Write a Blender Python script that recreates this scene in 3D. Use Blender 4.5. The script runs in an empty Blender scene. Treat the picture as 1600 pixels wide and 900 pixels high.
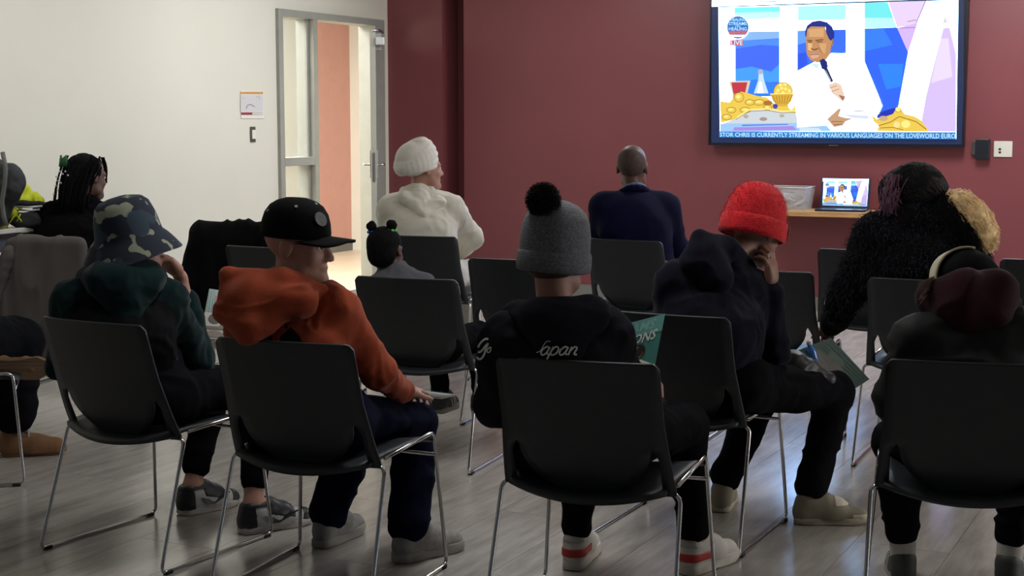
import bpy, bmesh, math, random
import numpy as np
from mathutils import Vector, Matrix
from mathutils.bvhtree import BVHTree
random.seed(7); RNG = np.random.RandomState(11)
scene = bpy.context.scene
COL = scene.collection

# ------------------------------------------------------------------ camera
F, PITCH, CAMH = 2322.2, math.radians(6.513), 1.45
cam_data = bpy.data.cameras.new('camera'); cam = bpy.data.objects.new('camera', cam_data); COL.objects.link(cam)
cam_data.sensor_width = 36.0; cam_data.lens = 36.0 * F / 1600.0
cam.location = (0, 0, CAMH); cam.rotation_euler = (math.pi / 2 - PITCH, 0, 0)
cam_data.clip_end = 100
scene.camera = cam
CAM = np.array([0, 0, CAMH]); CP, SP = math.cos(PITCH), math.sin(PITCH)
# ------------------------------------------------------------------ world, exposure
world = bpy.data.worlds.new('world'); scene.world = world; world.use_nodes = True
bgn = world.node_tree.nodes['Background']; bgn.inputs[0].default_value = (0.55, 0.68, 1.0, 1); bgn.inputs[1].default_value = 0.075
vs = scene.view_settings; vs.view_transform = 'Standard'; vs.look = 'None'; vs.exposure = 0.0; vs.gamma = 1.0; vs.use_curve_mapping = False
# room frame: origin in the far corner, X along the red wall to the right, Y into the red wall
PHI = math.radians(26.5); RX = np.array([math.cos(PHI), -math.sin(PHI), 0]); RY = np.array([math.sin(PHI), math.cos(PHI), 0])
CORNER = np.array([-0.403, 12.574, 0.0])
ROOM = Matrix(((RX[0], RY[0], 0, CORNER[0]), (RX[1], RY[1], 0, CORNER[1]), (0, 0, 1, 0), (0, 0, 0, 1)))
def room(a, b, z=0.0): return CORNER + RX * a + RY * b + np.array([0, 0, z])
CEIL = 2.95
def area_light(name, a, b, z, sx, sy, power, col, tilt=None):
    l = bpy.data.lights.new(name, 'AREA'); l.shape = 'RECTANGLE'; l.size = sx; l.size_y = sy; l.energy = power; l.color = col
    o = bpy.data.objects.new(name, l); COL.objects.link(o)
    m = ROOM.copy(); m.translation = Vector(room(a, b, z)); o.matrix_world = m
    if tilt: o.matrix_world = m @ Matrix.Rotation(tilt[0], 4, 'X') @ Matrix.Rotation(tilt[1], 4, 'Y')
    return o
CEILING_LAMPS = [(1.4, -1.7, 26), (4.4, -1.7, 66), (3.7, -6.6, 24)]   # recessed panels switched on; the last is added to brighten the floor
for i, (a, b, p) in enumerate(CEILING_LAMPS):
    area_light('ceiling_lamp_light', a, b, CEIL - 0.03, 0.58, 1.18, p, (1.0, 0.99, 0.96))
# ------------------------------------------------------------------ projection helpers
def raydir(u, v):
    return np.array([(u - 800) / F, CP + (450 - v) / F * SP, -SP + (450 - v) / F * CP])
def W(u, v, Y):
    d = raydir(u, v); return CAM + d * (Y / d[1])
def G(u, v, z=0.0):
    d = raydir(u, v); return CAM + d * ((z - CAMH) / d[2])
def hit_red(u, v, off=0.0):           # (a, z) on a plane parallel to the red wall, off in front of it
    d = raydir(u, v); n = RY; p0 = room(0, -off); t = np.dot(p0 - CAM, n) / np.dot(d, n); p = CAM + d * t
    return np.dot(p - CORNER, RX), p[2]
COLA = hit_red(725, 200)[0]; COLB = hit_red(691.5, 200)[0]; WX = hit_red(607, 200)[0]     # slot between COLB and COLA, shaped so that strip falls into shade
ROOMW = ROOM @ Matrix.Translation((WX, 0, 0))  # the same frame, origin on the white wall
def hit_white(u, v, off=0.0):         # (b, z) on the white wall
    d = raydir(u, v); p0 = room(WX + off, 0); t = np.dot(p0 - CAM, RX) / np.dot(d, RX); p = CAM + d * t
    return np.dot(p - CORNER, RY), p[2]
def nrm(v):
    v = np.asarray(v, float); return v / (np.linalg.norm(v) + 1e-12)

# lamps and added fill lights that need the room's measures
FILLB = [(-4.9, -3.4), (-3.1, -1.6)]; RIGHTA = 10.6    # invented windows in the unseen right-hand wall, added as side fill
for b0, b1 in FILLB:
    l = area_light('window_daylight', RIGHTA - .02, (b0 + b1) / 2, 1.75, 1.7, b1 - b0, 70, (1.0, .99, .97)); m = ROOM.copy(); m.translation = Vector(room(RIGHTA - .02, (b0 + b1) / 2, 1.75)); l.matrix_world = m @ Matrix.Rotation(math.pi / 2, 4, 'Y')
WALL_FILLS = [-2.6, -5.2, -7.8]      # ceiling fixtures added only to brighten the white wall
for b in WALL_FILLS:
    l = area_light('wall_washer_light', WX + 1.7, b, CEIL - .05, .16, 1.6, 18, (1.0, .99, .96), (0, math.radians(52))); l.data.spread = math.radians(125)
area_light('corridor_lamp_light', -2.1, -1.6, CEIL - 0.06, 1.6, 4.2, 300, (1.0, 1.0, 0.97))

# ------------------------------------------------------------------ materials
def lin(c):
    return tuple(((x / 255) / 12.92 if x / 255 <= 0.04045 else ((x / 255 + 0.055) / 1.055) ** 2.4) for x in c)
MATS = {}
def mat(name, rgb, rough=0.7, metal=0.0, var=0.0, vscale=8.0, bump=0.0, bscale=60.0, spec=0.5, sheen=0.0, rgb2=None, kind='noise', stretch=None, lo=0.4, hi=0.6, alpha=1.0, trans=0.0, coat=0.0, detail=4.0):
    if name in MATS: return MATS[name]
    m = bpy.data.materials.new(name); m.use_nodes = True; nt = m.node_tree; b = nt.nodes['Principled BSDF']
    c = lin(rgb) + (1,)
    b.inputs['Base Color'].default_value = c; b.inputs['Roughness'].default_value = rough; b.inputs['Metallic'].default_value = metal
    b.inputs['Specular IOR Level'].default_value = spec
    if sheen: b.inputs['Sheen Weight'].default_value = sheen; b.inputs['Sheen Roughness'].default_value = 0.5
    if alpha < 1: b.inputs['Alpha'].default_value = alpha
    if trans: b.inputs['Transmission Weight'].default_value = trans
    if coat: b.inputs['Coat Weight'].default_value = coat
    tc = nt.nodes.new('ShaderNodeTexCoord'); mp = nt.nodes.new('ShaderNodeMapping'); nt.links.new(tc.outputs['Object'], mp.inputs[0])
    if stretch: mp.inputs['Scale'].default_value = stretch
    if var or rgb2:
        n = nt.nodes.new('ShaderNodeTexNoise'); n.inputs['Scale'].default_value = vscale; n.inputs['Detail'].default_value = detail
        nt.links.new(mp.outputs[0], n.inputs['Vector'])
        r = nt.nodes.new('ShaderNodeValToRGB'); nt.links.new(n.outputs['Fac'], r.inputs[0])
        r.color_ramp.elements[0].position = lo; r.color_ramp.elements[1].position = hi
        c2 = (lin(rgb2) + (1,)) if rgb2 else tuple(x * (1 + var) for x in c[:3]) + (1,)
        c1 = c if rgb2 else tuple(x * (1 - var) for x in c[:3]) + (1,)
        r.color_ramp.elements[0].color = c1; r.color_ramp.elements[1].color = c2
        nt.links.new(r.outputs[0], b.inputs['Base Color'])
    if bump:
        if kind == 'knit':
            n2 = nt.nodes.new('ShaderNodeTexWave'); n2.wave_type = 'BANDS'; n2.bands_direction = 'Z'; n2.inputs['Scale'].default_value = bscale; n2.inputs['Distortion'].default_value = 3.0; n2.inputs['Detail'].default_value = 2
            n2.inputs['Detail Scale'].default_value = 4
        else:
            n2 = nt.nodes.new('ShaderNodeTexNoise'); n2.inputs['Scale'].default_value = bscale; n2.inputs['Detail'].default_value = 3
        nt.links.new(mp.outputs[0], n2.inputs['Vector'])
        bp = nt.nodes.new('ShaderNodeBump'); bp.inputs['Strength'].default_value = bump; bp.inputs['Distance'].default_value = 0.004
        nt.links.new(n2.outputs['Fac'], bp.inputs['Height']); nt.links.new(bp.outputs[0], b.inputs['Normal'])
    MATS[name] = m; return m
def emit_attr(name, strength):
    if name in MATS: return MATS[name]
    m = bpy.data.materials.new(name); m.use_nodes = True; nt = m.node_tree; b = nt.nodes['Principled BSDF']
    a = nt.nodes.new('ShaderNodeVertexColor'); a.layer_name = 'Col'
    b.inputs['Base Color'].default_value = (0.01, 0.01, 0.01, 1); b.inputs['Roughness'].default_value = 0.35
    nt.links.new(a.outputs[0], b.inputs['Emission Color']); b.inputs['Emission Strength'].default_value = strength
    MATS[name] = m; return m
def print_attr(name):
    if name in MATS: return MATS[name]
    m = bpy.data.materials.new(name); m.use_nodes = True; nt = m.node_tree; b = nt.nodes['Principled BSDF']
    a = nt.nodes.new('ShaderNodeVertexColor'); a.layer_name = 'Col'; nt.links.new(a.outputs[0], b.inputs['Base Color'])
    b.inputs['Roughness'].default_value = 0.35
    MATS[name] = m; return m

# ------------------------------------------------------------------ object helpers
def link(o, parent=None):
    COL.objects.link(o)
    if parent is not None: o.parent = parent
    return o
def tag(o, label=None, cat=None, group=None, kind=None):
    if label: o['label'] = label
    if cat: o['category'] = cat
    if group: o['group'] = group
    if kind: o['kind'] = kind
    return o
def empty(name, loc=(0, 0, 0), rz=0.0):
    o = bpy.data.objects.new(name, None); o.location = loc; o.rotation_euler = (0, 0, rz); o.empty_display_size = 0.1
    return link(o)
def mesh_obj(name, verts, faces, material, parent=None, smooth=True, origin=None):
    v = np.asarray(verts, float)
    if origin is not None: v = v - np.asarray(origin)
    me = bpy.data.meshes.new(name); me.from_pydata(v.tolist(), [], [list(map(int, f)) for f in faces]); me.update()
    if smooth: me.polygons.foreach_set('use_smooth', [True] * len(me.polygons))
    if material: me.materials.append(material)
    return link(bpy.data.objects.new(name, me), parent)
def bm_obj(name, bm, material, parent=None, smooth=False):
    bmesh.ops.recalc_face_normals(bm, faces=bm.faces)
    me = bpy.data.meshes.new(name); bm.to_mesh(me); bm.free()
    if smooth: me.polygons.foreach_set('use_smooth', [True] * len(me.polygons))
    me.materials.append(material)
    return link(bpy.data.objects.new(name, me), parent)
def bm_box(bm, lo, hi, bevel=0.0):
    lo, hi = np.minimum(lo, hi), np.maximum(lo, hi)
    r = bmesh.ops.create_cube(bm, size=1.0); vsx = r['verts']
    for v in vsx: v.co = Vector([(lo[i] + hi[i]) / 2 + v.co[i] * (hi[i] - lo[i]) for i in range(3)])
    if bevel:
        es = list({e for v in vsx for e in v.link_edges}); bmesh.ops.bevel(bm, geom=es, offset=bevel, segments=2, profile=0.5, affect='EDGES')
def box_obj(name, lo, hi, material, parent=None, bevel=0.0, matrix=None):
    bm = bmesh.new(); bm_box(bm, lo, hi, bevel); o = bm_obj(name, bm, material, parent)
    if matrix is not None: o.matrix_world = matrix
    return o
def tube_geo(pts, rad, n=8, cap=True):
    pts = [np.asarray(p, float) for p in pts]; m = len(pts)
    rad = [rad] * m if np.isscalar(rad) else rad
    V, Fc = [], []; up = None
    for i, p in enumerate(pts):
        t = nrm((pts[min(i + 1, m - 1)] - pts[max(i - 1, 0)]))
        if up is None:
            up = np.array([0, 0, 1.0]) if abs(t[2]) < 0.9 else np.array([1.0, 0, 0])
        a = nrm(np.cross(t, up)); bb = np.cross(a, t); up = bb
        for k in range(n):
            w = 2 * math.pi * k / n; V.append(p + (a * math.cos(w) + bb * math.sin(w)) * rad[i])
    for i in range(m - 1):
        for k in range(n): Fc.append((i * n + k, i * n + (k + 1) % n, (i + 1) * n + (k + 1) % n, (i + 1) * n + k))
    if cap: Fc.append(tuple(range(n - 1, -1, -1))); Fc.append(tuple((m - 1) * n + k for k in range(n)))
    return V, Fc
def fillet(pts, r, n=5):
    pts = [np.asarray(p, float) for p in pts]; out = [pts[0]]
    for i in range(1, len(pts) - 1):
        a, b, c = pts[i - 1], pts[i], pts[i + 1]; d1, d2 = nrm(a - b), nrm(c - b)
        rr = min(r, 0.45 * np.linalg.norm(a - b), 0.45 * np.linalg.norm(c - b)); p, q = b + d1 * rr, b + d2 * rr
        for k in range(n + 1):
            t = k / n; out.append((1 - t) ** 2 * p + 2 * t * (1 - t) * b + t * t * q)
    out.append(pts[-1]); return out
def tubes_obj(name, polys, rads, material, parent=None, n=6, origin=None):
    V, Fc = [], []
    for p, r in zip(polys, rads):
        v, f = tube_geo(p, r, n); o = len(V); V += v; Fc += [tuple(i + o for i in q) for q in f]
    return mesh_obj(name, V, Fc, material, parent, True, origin)
def copy_tree(o, parent=None):
    c = o.copy(); COL.objects.link(c); c.parent = parent
    for ch in list(o.children): copy_tree(ch, c)
    return c

# ------------------------------------------------------------------ signed distance modelling (one continuous skin per garment / body)
TBL = RNG.rand(64, 64, 64).astype(np.float32)
def vnoise(P):
    P = np.asarray(P, float); i = np.floor(P).astype(int); f = P - i; f = f * f * (3 - 2 * f); i &= 63; j = (i + 1) & 63
    x0, y0, z0 = i[..., 0], i[..., 1], i[..., 2]; x1, y1, z1 = j[..., 0], j[..., 1], j[..., 2]; fx, fy, fz = f[..., 0], f[..., 1], f[..., 2]
    c00 = TBL[x0, y0, z0] * (1 - fx) + TBL[x1, y0, z0] * fx; c10 = TBL[x0, y1, z0] * (1 - fx) + TBL[x1, y1, z0] * fx
    c01 = TBL[x0, y0, z1] * (1 - fx) + TBL[x1, y0, z1] * fx; c11 = TBL[x0, y1, z1] * (1 - fx) + TBL[x1, y1, z1] * fx
    return (c00 * (1 - fy) + c10 * fy) * (1 - fz) + (c01 * (1 - fy) + c11 * fy) * fz
def cone(a, ra, b, rb, k=0.02, flat=None, op='u'): return dict(t='c', a=np.asarray(a, float), b=np.asarray(b, float), ra=ra, rb=rb, k=k, flat=flat, op=op)
def ell(c, r, M=None, k=0.02, op='u'): return dict(t='e', c=np.asarray(c, float), r=np.asarray(r, float), M=np.eye(3) if M is None else np.asarray(M, float), k=k, op=op)
def half(p, n, op='i', k=0.0): return dict(t='h', p=np.asarray(p, float), n=nrm(n), op=op, k=k)
def prim_eval(q, P):
    if q['t'] == 'f': return q['fn'](P)
    if q['t'] == 'h': return np.tensordot(P - q['p'], q['n'], axes=([-1], [0]))
    if q['t'] == 'e':
        L = (P - q['c']) @ q['M']; k0 = np.sqrt(((L / q['r']) ** 2).sum(-1)) + 1e-9; k1 = np.sqrt(((L / q['r'] ** 2) ** 2).sum(-1)) + 1e-9
        return k0 * (k0 - 1) / k1
    ab = q['b'] - q['a']; L = P - q['a']; t = np.clip((L @ ab) / max(ab @ ab, 1e-9), 0, 1); D = L - t[..., None] * ab
    if q['flat'] is not None:
        ax, fc = q['flat']; c = D @ ax; D = D + (fc - 1) * c[..., None] * ax
    return np.sqrt((D ** 2).sum(-1)) - (q['ra'] + (q['rb'] - q['ra']) * t)
def bounds(q):
    if q['t'] == 'e': R = float(q['r'].max()); return q['c'] - R, q['c'] + R
    R = max(q['ra'], q['rb']); return np.minimum(q['a'], q['b']) - R, np.maximum(q['a'], q['b']) + R
def sdf_mesh(prims, h, fold=None, infl=0.0):
    us = [q for q in prims if q['op'] == 'u']
    lo = np.min([bounds(q)[0] for q in us], 0) - 4 * h - infl; hi = np.max([bounds(q)[1] for q in us], 0) + 4 * h + infl
    N = np.ceil((hi - lo) / h).astype(int) + 1
    D = np.full(N, 1.0, np.float32); ax = [lo[i] + h * np.arange(N[i]) for i in range(3)]
    for q in prims:
        if q['op'] == 'i' or q['t'] in 'hf':      # cuts: only where there is something to cut
            ii = np.nonzero(D < 4 * h); P = np.stack([ax[k_][ii[k_]] for k_ in range(3)], -1); d = prim_eval(q, P).astype(np.float32)
            D[ii] = np.maximum(D[ii], -d if q['op'] == 's' else d); continue
        else:
            b0, b1 = bounds(q); mg = q['k'] + 3 * h + infl + 0.01
            s = [slice(max(0, int((b0[i] - mg - lo[i]) / h)), min(N[i], int((b1[i] + mg - lo[i]) / h) + 2)) for i in range(3)]
        P = np.stack(np.meshgrid(ax[0][s[0]], ax[1][s[1]], ax[2][s[2]], indexing='ij'), -1)
        d = prim_eval(q, P).astype(np.float32); B = D[s[0], s[1], s[2]]; k = max(q['k'], 1e-5)
        if q['op'] == 'u':
            d = d - infl; hh = np.maximum(k - np.abs(B - d), 0) / k; D[s[0], s[1], s[2]] = np.minimum(B, d) - hh * hh * k * 0.25
        elif q['op'] == 's':
            hh = np.maximum(k - np.abs(B + d), 0) / k; D[s[0], s[1], s[2]] = np.maximum(B, -d) + hh * hh * k * 0.25
        else: D[s[0], s[1], s[2]] = np.maximum(B, d)
    ins = D < 0; cnt = np.zeros(np.array(N) - 1, np.int8)
    for i in (0, 1):
        for j in (0, 1):
            for k in (0, 1): cnt += ins[i:N[0] - 1 + i, j:N[1] - 1 + j, k:N[2] - 1 + k]
    act = np.argwhere((cnt > 0) & (cnt < 8)); idx = -np.ones(cnt.shape, np.int64); idx[tuple(act.T)] = np.arange(len(act))
    acc = np.zeros((len(act), 3)); num = np.zeros(len(act))
    corners = [(i, j, k) for i in (0, 1) for j in (0, 1) for k in (0, 1)]
    for a in corners:
        for b in corners:
            if sum(abs(a[t] - b[t]) for t in range(3)) != 1 or a > b: continue
            da = D[act[:, 0] + a[0], act[:, 1] + a[1], act[:, 2] + a[2]]; db = D[act[:, 0] + b[0], act[:, 1] + b[1], act[:, 2] + b[2]]
            m = (da < 0) != (db < 0); t = np.where(m, da / np.where(m, da - db, 1), 0)
            pa, pb = np.array(a, float), np.array(b, float)
            acc[m] += (pa + (pb - pa) * t[m, None]); num[m] += 1
    V = lo + h * (act + acc / num[:, None])
    Q = []
    for axis in range(3):
        sl0 = [slice(None)] * 3; sl1 = [slice(None)] * 3; sl0[axis] = slice(0, N[axis] - 1); sl1[axis] = slice(1, N[axis])
        A, B = ins[tuple(sl0)], ins[tuple(sl1)]
        e = np.argwhere(A != B); o1, o2 = [x for x in range(3) if x != axis]
        e = e[(e[:, o1] > 0) & (e[:, o2] > 0) & (e[:, o1] < N[o1] - 1) & (e[:, o2] < N[o2] - 1)]
        fl = A[tuple(e.T)]
        c = []
        for d1, d2 in ((1, 1), (0, 1), (0, 0), (1, 0)):
            t = e.copy(); t[:, o1] -= d1; t[:, o2] -= d2; c.append(idx[tuple(t.T)])
        q = np.stack(c, 1); flip = ~fl if axis != 1 else fl
        q[flip] = q[flip][:, ::-1]; Q.append(q)
    Q = np.concatenate(Q); Q = Q[(Q >= 0).all(1)]
    if fold:
        fn = np.cross(V[Q[:, 2]] - V[Q[:, 0]], V[Q[:, 3]] - V[Q[:, 1]]); vn = np.zeros_like(V)
        for i in range(4): np.add.at(vn, Q[:, i], fn)
        vn /= (np.linalg.norm(vn, axis=1)[:, None] + 1e-12); dsp = np.zeros(len(V))
        for amp, freq, aniso, ridge in fold:
            X = V * np.asarray(aniso) * freq; X = X + 1.3 * (vnoise(X * 0.6 + 7)[:, None] - 0.5)
            n = vnoise(X) * 2 - 1; n = (1 - 2 * np.abs(n)) if ridge else n
            dsp += amp * n
        V = V + vn * dsp[:, None]
    return V, Q
def sdf_obj(name, prims, h, material, parent, fold=None, infl=0.0):
    V, Q = sdf_mesh(prims, h, fold, infl)
    return mesh_obj(name, V, Q, material, parent, True, origin=tuple(parent.location) if parent else None)

CLOTH = [(0.0065, 10, (1, 1, 1.5), True), (0.0045, 20, (1.3, 1.3, .8), True), (0.0015, 45, (1, 1, 1), False)]
SOFT = [(0.006, 12, (1, 1, 1.4), True), (.003, 24, (1, 1, 1), True)]
PANTS = [(0.006, 10, (1, 1, 1.8), True), (0.003, 24, (1, 1, 1), False)]

# strands: many fine tapered hairs in one mesh
def strands_obj(name, lines, r0, r1, material, parent, n=3):
    V, Fc = [], []
    for p in lines:
        m = len(p); v, f = tube_geo(p, [r0 + (r1 - r0) * i / (m - 1) for i in range(m)], n, cap=False); o = len(V); V += v; Fc += [tuple(i + o for i in q) for q in f]
    return tag(mesh_obj(name, V, Fc, material, parent, True, origin=tuple(parent.location)), kind='stuff')
# print drawn on a surface: a ribbon laid onto a mesh
def surface_ribbon(name, obj, strokes, material, parent, lift=0.0025):
    dg = None
    off = np.array(parent.location); VV, PP = [], []
    for ob in (obj if isinstance(obj, (list, tuple)) else [obj]):
        o0 = len(VV); VV += [tuple(np.array(v.co) + off) for v in ob.data.vertices]; PP += [tuple(i + o0 for i in q.vertices) for q in ob.data.polygons]
    bv = BVHTree.FromPolygons(VV, PP)
    V, Fc = [], []
    for pts, w in strokes:
        # smooth the stroke
        P = [np.array(p, float) for p in pts]; Q = []
        for i in range(len(P) - 1):
            p0, p1, p2, p3 = P[max(i - 1, 0)], P[i], P[i + 1], P[min(i + 2, len(P) - 1)]
            for t in np.linspace(0, 1, 6, endpoint=False):
                Q.append(0.5 * ((2 * p1) + (p2 - p0) * t + (2 * p0 - 5 * p1 + 4 * p2 - p3) * t * t + (3 * p1 - p0 - 3 * p2 + p3) * t ** 3))
        Q.append(P[-1]); row = []
        for i, p in enumerate(Q):
            t = nrm(np.append(Q[min(i + 1, len(Q) - 1)] - Q[max(i - 1, 0)], 0))[:2]; nn = np.array([-t[1], t[0]]); pr = []
            ww = w if np.isscalar(w) else w[0] + (w[1] - w[0]) * i / (len(Q) - 1)
            for s in (-0.5, 0.5):
                u = p + nn * ww * s; d = raydir(u[0], u[1]); h = bv.ray_cast(Vector(CAM), Vector(nrm(d)))
                if h[0] is None: pr = None; break
                pr.append(np.array(h[0]) - nrm(d) * lift)
            row.append(pr)
        for i in range(len(row) - 1):
            if row[i] is None or row[i + 1] is None: continue
            o = len(V); V += row[i] + row[i + 1]; Fc.append((o, o + 1, o + 3, o + 2))
    if not V: return None
    return mesh_obj(name, V, Fc, material, parent, True, origin=tuple(parent.location))
_txt = {}
def text_geo(body, shear=0.0):
    if (body, shear) in _txt: return _txt[(body, shear)]
    cu = bpy.data.curves.new('t', 'FONT'); cu.body = body; cu.shear = shear; cu.resolution_u = 2; cu.offset = 0.012
    o = bpy.data.objects.new('t', cu); COL.objects.link(o); dg = bpy.context.evaluated_depsgraph_get(); me = bpy.data.meshes.new_from_object(o.evaluated_get(dg))
    V = np.array([v.co[:] for v in me.vertices])[:, :2]; Fc = [tuple(p.vertices) for p in me.polygons]
    bpy.data.objects.remove(o); bpy.data.curves.remove(cu); bpy.data.meshes.remove(me)
    V = (V - V.min(0)) / (V.max(0) - V.min(0)); _txt[(body, shear)] = (V, Fc); return V, Fc
class Art:      # flat artwork: coloured polygons on a plane, each layer a hair in front of the last
    def __init__(s, dim=1.0): s.V, s.F, s.C, s.n, s.dim = [], [], [], 0, dim
    def tone(s, rgb): q = min(rgb) / 255; return s.dim + (1 - s.dim) * max(0, min(1, (q - .86) / .1))
    def colr(s, rgb, k):      # a lit panel's white is bluish
        w = 0 if s.dim == 1 else max(0, min(1, (min(rgb) / 255 - .86) / .1)); t = (1 - .58 * w, 1 - .24 * w, 1 + .35 * w); return tuple(c * k * q for c, q in zip(lin(rgb), t))
    def poly(s, pts, rgb, k=1.0):
        k *= s.tone(rgb)
        o = len(s.V); s.n += 1
        for p in pts: s.V.append((p[0], p[1], s.n))
        s.F.append(tuple(range(o, o + len(pts)))); s.C.append(s.colr(rgb, k))
    def ellipse(s, c, r, rgb, k=1.0, n=20): s.poly([(c[0] + r[0] * math.cos(2 * math.pi * i / n), c[1] + r[1] * math.sin(2 * math.pi * i / n)) for i in range(n)], rgb, k)
    def line(s, pts, w, rgb, k=1.0):
        for a, b in zip(pts[:-1], pts[1:]):
            a, b = np.array(a, float), np.array(b, float); t = b - a; t /= np.linalg.norm(t) + 1e-9; nn = np.array([-t[1], t[0]]) * w / 2
            s.poly([a + nn, b + nn, b - nn, a - nn], rgb, k)
    def text(s, body, q, rgb, shear=0.0, k=1.0):     # q: four corners tl, tr, br, bl
        V, Fc = text_geo(body, shear); o = len(s.V); s.n += 1; q = [np.array(x, float) for x in q]
        for x, y in V:
            p = (q[3] * (1 - x) + q[2] * x) * (1 - y) + (q[0] * (1 - x) + q[1] * x) * y; s.V.append((p[0], p[1], s.n))
        for f in Fc: s.F.append(tuple(i + o for i in f)); s.C.append(s.colr(rgb, k * s.tone(rgb)))
    def build(s, name, mapper, material, parent=None, clean=True, bright=None):
        V = [mapper(*v) for v in s.V]; me = bpy.data.meshes.new(name); me.from_pydata([tuple(v) for v in V], [], s.F); me.update()
        ca = me.color_attributes.new('Col', 'FLOAT_COLOR', 'CORNER'); dat = []
        for p, c in zip(me.polygons, s.C): dat += list(c + (1.0,)) * len(p.vertices)
        ca.data.foreach_set('color', dat); me.materials.append(material)
        return link(bpy.data.objects.new(name, me), parent)

# ================================================================== the room
M_white = mat('paint_warm_white', (216, 213, 200), 0.75, bump=0.08, bscale=180, var=0.015, vscale=1.2)
M_red = mat('paint_burgundy', (124, 64, 69), 0.42, bump=0.06, bscale=160, var=0.03, vscale=0.9)
M_pink = mat('paint_salmon', (228, 172, 158), 0.6, var=0.02)
M_steel = mat('door_frame_grey', (150, 150, 143), 0.5, var=0.03)
M_ceil = mat('ceiling_tile_white', (226, 226, 222), 0.9, bump=0.2, bscale=90)
M_chrome = mat('chrome_rod', (200, 200, 200), 0.16, 1.0, var=0.05, vscale=30)
M_black_pl = mat('black_plastic', (34, 38, 43), 0.45, bump=0.12, bscale=420, var=0.06, vscale=20)
M_rubber = mat('dark_rubber', (28, 28, 28), 0.8, var=0.05)
CURM = ROOM
def rbox(name, a0, a1, b0, b1, z0, z1, m, parent=None, bevel=0.0):
    o = box_obj(name, (a0, b0, z0), (a1, b1, z1), m, parent, bevel)
    if parent is None: o.matrix_world = CURM
    return o
def structure(o): o['kind'] = 'structure'; return o
# floor with planks that run along the white wall
def plank_mat():
    m = bpy.data.materials.new('grey_oak_vinyl'); m.use_nodes = True; nt = m.node_tree; b = nt.nodes['Principled BSDF']; b.inputs['Specular IOR Level'].default_value = 0.8
    tc = nt.nodes.new('ShaderNodeTexCoord'); oi = nt.nodes.new('ShaderNodeObjectInfo'); add = nt.nodes.new('ShaderNodeVectorMath'); add.operation = 'ADD'
    mul = nt.nodes.new('ShaderNodeVectorMath'); mul.operation = 'SCALE'; mul.inputs['Scale'].default_value = 31.0
    cmb = nt.nodes.new('ShaderNodeCombineXYZ'); nt.links.new(oi.outputs['Random'], cmb.inputs[0]); nt.links.new(oi.outputs['Random'], cmb.inputs[1]); nt.links.new(cmb.outputs[0], mul.inputs[0])
    nt.links.new(tc.outputs['Object'], add.inputs[0]); nt.links.new(mul.outputs[0], add.inputs[1])
    mp = nt.nodes.new('ShaderNodeMapping'); mp.inputs['Scale'].default_value = (9, 1.3, 1); nt.links.new(add.outputs[0], mp.inputs[0])
    n = nt.nodes.new('ShaderNodeTexNoise'); n.inputs['Scale'].default_value = 2.2; n.inputs['Detail'].default_value = 7; n.inputs['Roughness'].default_value = 0.62; nt.links.new(mp.outputs[0], n.inputs['Vector'])
    r = nt.nodes.new('ShaderNodeValToRGB'); nt.links.new(n.outputs['Fac'], r.inputs[0])
    r.color_ramp.elements[0].position = 0.3; r.color_ramp.elements[1].position = 0.75
    r.color_ramp.elements[0].color = lin((150, 144, 138)) + (1,); r.color_ramp.elements[1].color = lin((188, 182, 175)) + (1,)
    hs = nt.nodes.new('ShaderNodeHueSaturation'); mr = nt.nodes.new('ShaderNodeMapRange'); mr.inputs['To Min'].default_value = 0.93; mr.inputs['To Max'].default_value = 1.07
    nt.links.new(oi.outputs['Random'], mr.inputs[0]); nt.links.new(mr.outputs[0], hs.inputs['Value']); nt.links.new(r.outputs[0], hs.inputs['Color']); nt.links.new(hs.outputs[0], b.inputs['Base Color'])
    r2 = nt.nodes.new('ShaderNodeMapRange'); r2.inputs['To Min'].default_value = 0.13; r2.inputs['To Max'].default_value = 0.26; nt.links.new(n.outputs['Fac'], r2.inputs[0]); nt.links.new(r2.outputs[0], b.inputs['Roughness'])
    bp = nt.nodes.new('ShaderNodeBump'); bp.inputs['Strength'].default_value = 0.08; bp.inputs['Distance'].default_value = 0.002; nt.links.new(n.outputs['Fac'], bp.inputs['Height']); nt.links.new(bp.outputs[0], b.inputs['Normal'])
    return m
M_plank = plank_mat(); M_joint = mat('floor_joint', (78, 74, 70), 0.7, var=0.05)
floor = structure(rbox('floor', WX - 0.1, 10.7, -14.0, 0.1, -0.06, -0.0035, M_joint))
PW, PL = 0.32, 1.5; bm = bmesh.new(); bm_box(bm, (-PW / 2 + 0.0008, -PL / 2 + 0.0008, -0.0035), (PW / 2 - 0.0008, PL / 2 - 0.0008, 0.0))
first = bm_obj('plank', bm, M_plank, floor); pmesh = first.data; np_ = 0; rest = []
def in_view(a, b):
    p = room(a, b); d = p - CAM; dep = d[1] * CP - d[2] * SP
    return dep > 3.0 and abs(d[0] / dep) < 0.40 and dep < 14.5
cells = []
for i in range(-2, 33):
    for j in range(11):
        a = PW * (i + 0.5); b = -PL * (j + 0.5) + (i * 0.53 % 1.0) * PL
        cells.append((a, b))
vis = [c for c in cells if in_view(*c)]; vis.sort(key=lambda c: np.linalg.norm(room(*c) - CAM)); vis = vis[:295]; vset = set(vis)
for k, (a, b) in enumerate(vis):
    o = first if k == 0 else link(bpy.data.objects.new('plank', pmesh), floor)
    o.location = (a, b, 0)
bm = bmesh.new()
for a, b in cells:
    if (a, b) not in vset: bm_box(bm, (a - PW / 2 + 0.0008, b - PL / 2 + 0.0008, -0.0035), (a + PW / 2 - 0.0008, min(b + PL / 2 - 0.0008, 0.1), 0))
tag(bm_obj('plank_field', bm, M_plank, floor), kind='stuff')
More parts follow.
